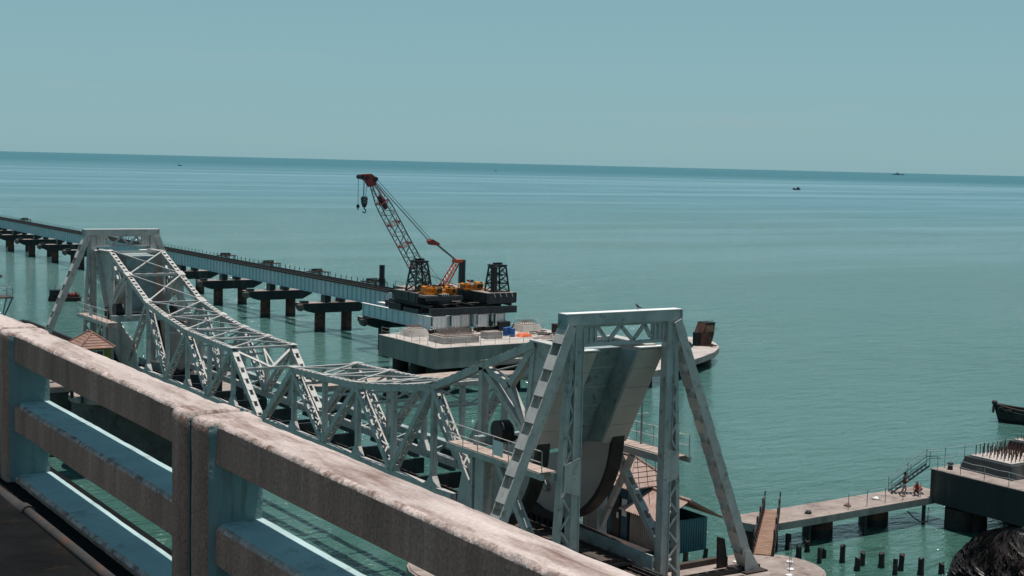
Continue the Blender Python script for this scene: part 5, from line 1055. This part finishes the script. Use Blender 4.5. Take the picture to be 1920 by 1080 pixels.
# ------------------------------------------------------------------ people
def skin_mesh(th, name, joints, edges, mt, root=0, sub=2, parent=None):
    me = bpy.data.meshes.new(name); me.from_pydata([tuple(V(j[0]) - th.L) for j in joints], edges, []); me.update()
    o = bpy.data.objects.new(name, me); COL.objects.link(o); o.parent = parent or th.o; me.materials.append(mt)
    md = o.modifiers.new('Skin', 'SKIN'); 
    if not me.skin_vertices: 
        import bmesh
        bm = bmesh.new(); bm.from_mesh(me); bm.verts.layers.skin.verify(); bm.to_mesh(me); bm.free()
    for i, j in enumerate(joints):
        sv = me.skin_vertices[0].data[i]; sv.radius = (j[1], j[1]) if isinstance(j[1], (int, float)) else j[1]; sv.use_root = (i == root)
    md.use_smooth_shade = True
    sb = o.modifiers.new('Subdivision', 'SUBSURF'); sb.levels = sub; sb.render_levels = sub
    return o
def figure(label, base, rot, pose, shirt, shorts, grp=None):
    """pose: dict of joint positions in metres (x = left/right, y = facing forward, z up) relative to the feet"""
    th = T('person', label, 'person', base, grp); c, s = math.cos(rot), math.sin(rot); O = V(base)
    W = lambda q: O + V((c*q[0] - s*q[1], s*q[0] + c*q[1], q[2])); J = pose
    order = [('pelvis', .12), ('belly', .115), ('chest', .135), ('neck', .055), ('head0', .075), ('head1', .10), ('head2', .075),
             ('shL', .062), ('elL', .042), ('wrL', .03), ('hdL', .036), ('shR', .062), ('elR', .042), ('wrR', .03), ('hdR', .036),
             ('hipL', .085), ('knL', .058), ('anL', .04), ('toL', .035), ('hipR', .085), ('knR', .058), ('anR', .04), ('toR', .035)]
    nm = [o[0] for o in order]; jt = [(W(J[k]), r) for k, r in order]
    E_ = [('pelvis','belly'),('belly','chest'),('chest','neck'),('neck','head0'),('head0','head1'),('head1','head2'),('chest','shL'),('shL','elL'),('elL','wrL'),('wrL','hdL'),('chest','shR'),('shR','elR'),('elR','wrR'),('wrR','hdR'),('pelvis','hipL'),('hipL','knL'),('knL','anL'),('anL','toL'),('pelvis','hipR'),('hipR','knR'),('knR','anR'),('anR','toR')]
    skin_mesh(th, 'body', jt, [(nm.index(a), nm.index(b)) for a, b in E_], M['skin'])
    mid = lambda a, b, u: V(J[a]).lerp(V(J[b]), u)
    sj = [(W(J['belly']), .14), (W(J['chest']), .158), (W(mid('chest','neck',.7)), .075), (W(J['shL']), .082), (W(mid('shL','elL',.6)), .066), (W(J['shR']), .082), (W(mid('shR','elR',.6)), .066), (W(mid('belly','pelvis',.7)), .142)]
    skin_mesh(th, 'shirt', sj, [(0,1),(1,2),(1,3),(3,4),(1,5),(5,6),(0,7)], shirt)
    pj = [(W(J['pelvis']), .145), (W(J['hipL']), .112), (W(mid('hipL','knL',.85)), .088), (W(J['hipR']), .112), (W(mid('hipR','knR',.85)), .088), (W(mid('pelvis','belly',.4)), .135)]
    skin_mesh(th, 'shorts', pj, [(0,1),(1,2),(0,3),(3,4),(0,5)], shorts)
    hj = [(W(V(J['head1']) + V((0, -.02, .03))), .108), (W(V(J['head2']) + V((0, -.02, .02))), .088), (W(V(J['head1']) + V((0, -.06, -.03))), .08)]
    skin_mesh(th, 'hair', hj, [(0,1),(0,2)], M['blackhair'])
    f = MB()                                            # face: brow, nose, mouth; ears
    hd = V(J['head1'])
    for q, rr_ in (((0, .115, -.02), .018), ((.038, .10, .015), .011), ((-.038, .10, .015), .011)): p = hd + V(q); f.disc_rings(W(p), [(rr_*.5, -rr_), (rr_, 0), (rr_*.5, rr_)], 6)
    th.part('face_features', f, M['skin'])
    return th
stand = dict(pelvis=(0,0,.88), belly=(0,.02,1.05), chest=(0,.03,1.26), neck=(0,.03,1.43), head0=(0,.045,1.50), head1=(0,.06,1.57), head2=(0,.05,1.65), shL=(-.17,.02,1.36), elL=(-.22,.02,1.10), wrL=(-.12,.20,1.06), hdL=(-.05,.26,1.08), shR=(.17,.02,1.36), elR=(.23,.03,1.10), wrR=(.13,.20,1.12), hdR=(.06,.26,1.15),
             hipL=(-.09,0,.84), knL=(-.11,.14,.48), anL=(-.11,.02,.09), toL=(-.11,.17,.045), hipR=(.09,0,.84), knR=(.12,-.10,.47), anR=(.13,-.32,.10), toR=(.13,-.19,.045))
crouch = dict(pelvis=(0,-.10,.30), belly=(0,-.06,.45), chest=(0,.04,.64), neck=(0,.09,.79), head0=(0,.12,.86), head1=(0,.15,.93), head2=(0,.14,1.01), shL=(-.16,.05,.72), elL=(-.24,.26,.56), wrL=(-.16,.44,.48), hdL=(-.12,.51,.45), shR=(.16,.05,.72), elR=(.24,.26,.56), wrR=(.16,.44,.48), hdR=(.12,.51,.45),
              hipL=(-.09,-.10,.29), knL=(-.17,.26,.46), anL=(-.14,.02,.09), toL=(-.15,.16,.045), hipR=(.09,-.10,.29), knR=(.17,.26,.46), anR=(.14,.02,.09), toR=(.15,.16,.045))
figure('boy in a dark maroon shirt and pinkish shorts walking on the jetty', (80.7, 69.35, 2.0), -2.3, {k_: (v_[0] * 1.06, v_[1] * 1.06, v_[2] * 1.06) for k_, v_ in stand.items()}, M['maroon'], M['pink'], 'boys on the jetty')
figure('boy in a red top crouching on the jetty beside the stair', (81.75, 69.05, 2.0), 2.2, crouch, M['redcloth'], M['shirt'], 'boys on the jetty')
# the onlooker at the railing: only the curly hair reaches the frame
base = V((2.105, 1.55, ZD)); HT = 1.772
th = T('person', 'onlooker with thick black curly hair at the lower right corner', 'person', base)
S = lambda x, y, z: base + V((x, y, z * HT / 1.72))
jn = [(S(0,0,.95), .15), (S(0,.02,1.15), .14), (S(0,.03,1.33), .155), (S(.02,.03,1.47), .055), (S(.03,.03,1.54), .075), (S(.04,.03,1.61), .095), (S(.04,.03,1.66), .075), (S(-.19,.02,1.40), .06), (S(-.25,-.05,1.12), .045), (S(-.10,.15,1.0), .034), (S(0,.2,1.0), .04), (S(.19,.04,1.40), .06), (S(.26,.0,1.12), .045), (S(.30,.2,1.02), .034), (S(.32,.27,1.0), .04), (S(-.1,0,.90), .10), (S(-.11,.03,.5), .065), (S(-.11,0,.09), .045), (S(-.11,.17,.05), .04), (S(.1,0,.90), .10), (S(.11,.03,.5), .065), (S(.11,0,.09), .045), (S(.11,.17,.05), .04)]
skin_mesh(th, 'body', jn, [(0,1),(1,2),(2,3),(3,4),(4,5),(5,6),(2,7),(7,8),(8,9),(9,10),(2,11),(11,12),(12,13),(13,14),(0,15),(15,16),(16,17),(17,18),(0,19),(19,20),(20,21),(21,22)], M['skin'])
skin_mesh(th, 'shirt', [(S(0,0,1.0), .17), (S(0,.02,1.15), .165), (S(0,.03,1.33), .18), (S(-.19,.02,1.40), .085), (S(-.23,-.03,1.2), .07), (S(.19,.04,1.40), .085), (S(.24,.01,1.2), .07)], [(0,1),(1,2),(2,3),(3,4),(2,5),(5,6)], M['shirt'])
skin_mesh(th, 'trousers', [(S(0,0,.97), .165), (S(-.1,0,.90), .12), (S(-.11,.03,.5), .085), (S(-.11,0,.14), .07), (S(.1,0,.90), .12), (S(.11,.03,.5), .085), (S(.11,0,.14), .07)], [(0,1),(1,2),(2,3),(0,4),(4,5),(5,6)], M['shirt'])
hc = S(.04, .01, 1.615); HR = .118
b = MB(); b.sm = True; nu, nv = 20, 12; vs = []
for j in range(nv + 1):
    ph = -0.5 + (math.pi/2 + .5) * j / nv
    for i in range(nu): a = 2*math.pi*i/nu; q = HR * (1 + .05 * noise.noise(V((math.cos(a)*2, math.sin(a)*2, ph*2)))); vs.append(hc + V((q*math.cos(ph)*math.cos(a), q*1.1*math.cos(ph)*math.sin(a), q*math.sin(ph))))
b.add(vs, [(j*nu+i, j*nu+(i+1) % nu, (j+1)*nu+(i+1) % nu, (j+1)*nu+i) for j in range(nv) for i in range(nu)]); hair = th.part('hair', b, M['blackhair'])
rr = random.Random(21); b = MB(); b.sm = True
crown = V((.15, .1, 1)).normalized()
for k in range(2300):
    a = rr.uniform(0, 2*math.pi); ph = math.asin(rr.uniform(-.30, 1)); d0 = V((math.cos(ph)*math.cos(a), 1.1*math.cos(ph)*math.sin(a), math.sin(ph)))
    flow = d0 - crown * d0.dot(crown); flow = (flow if flow.length > .1 else V((1, .3, 0))).normalized(); side = d0.cross(flow).normalized()
    bend = noise.noise(d0 * 2.2) * 1.6 + rr.uniform(-.5, .5); ln = rr.uniform(.07, .13); wv = rr.uniform(2.5, 5.0); p0 = rr.uniform(0, 6.28); lift = rr.uniform(.001, .007)
    for q in range(6):
        ox, oy = rr.gauss(0, .0026), rr.gauss(0, .0016); pts = []
        for i in range(8):
            u = i / 7; an = bend * u; dr = flow * math.cos(an) + side * math.sin(an)
            p = d0 * HR * .985 + dr * (ln * u) + side * (ox * (1 - .5 * u) + .006 * math.sin(p0 + wv * u)); p = V((p.x, p.y / 1.1, p.z)); rad = HR * 1.0 + lift * math.sin(math.pi * min(1, u * .9 + .1)) + oy * .6 + .004 * math.cos(p0 + wv * u * 1.3)
            p = p.normalized() * rad; pts.append(hc + V((p.x, p.y * 1.1, p.z)))
        for i, (q0, q1) in enumerate(zip(pts, pts[1:])): b.tube(q0, q1, .00065, 3, .00065 if i < 6 else .0002, caps=False)
st = th.part('curls', b, M['blackhair'], hair, kind='stuff')
# crow on the near tower
cx, cy, cz = 40.2, YC - 35.6, 19.165
th = T('crow', 'black crow perched on the top beam of the near tower', 'bird', (cx, cy, cz))
skin_mesh(th, 'body', [(V((cx + .20, cy, cz + .09)), .012), (V((cx + .07, cy, cz + .12)), .04), (V((cx - .05, cy, cz + .17)), .055), (V((cx - .12, cy, cz + .24)), .032), (V((cx - .15, cy, cz + .27)), .032), (V((cx - .21, cy, cz + .265)), .008)], [(0,1),(1,2),(2,3),(3,4),(4,5)], M['black'], root=2)
b = MB(); b.tube((cx - .03, cy - .03, cz), (cx - .03, cy - .03, cz + .13), .008, 4); b.tube((cx - .03, cy + .03, cz), (cx - .03, cy + .03, cz + .13), .008, 4); th.part('legs', b, M['black'])
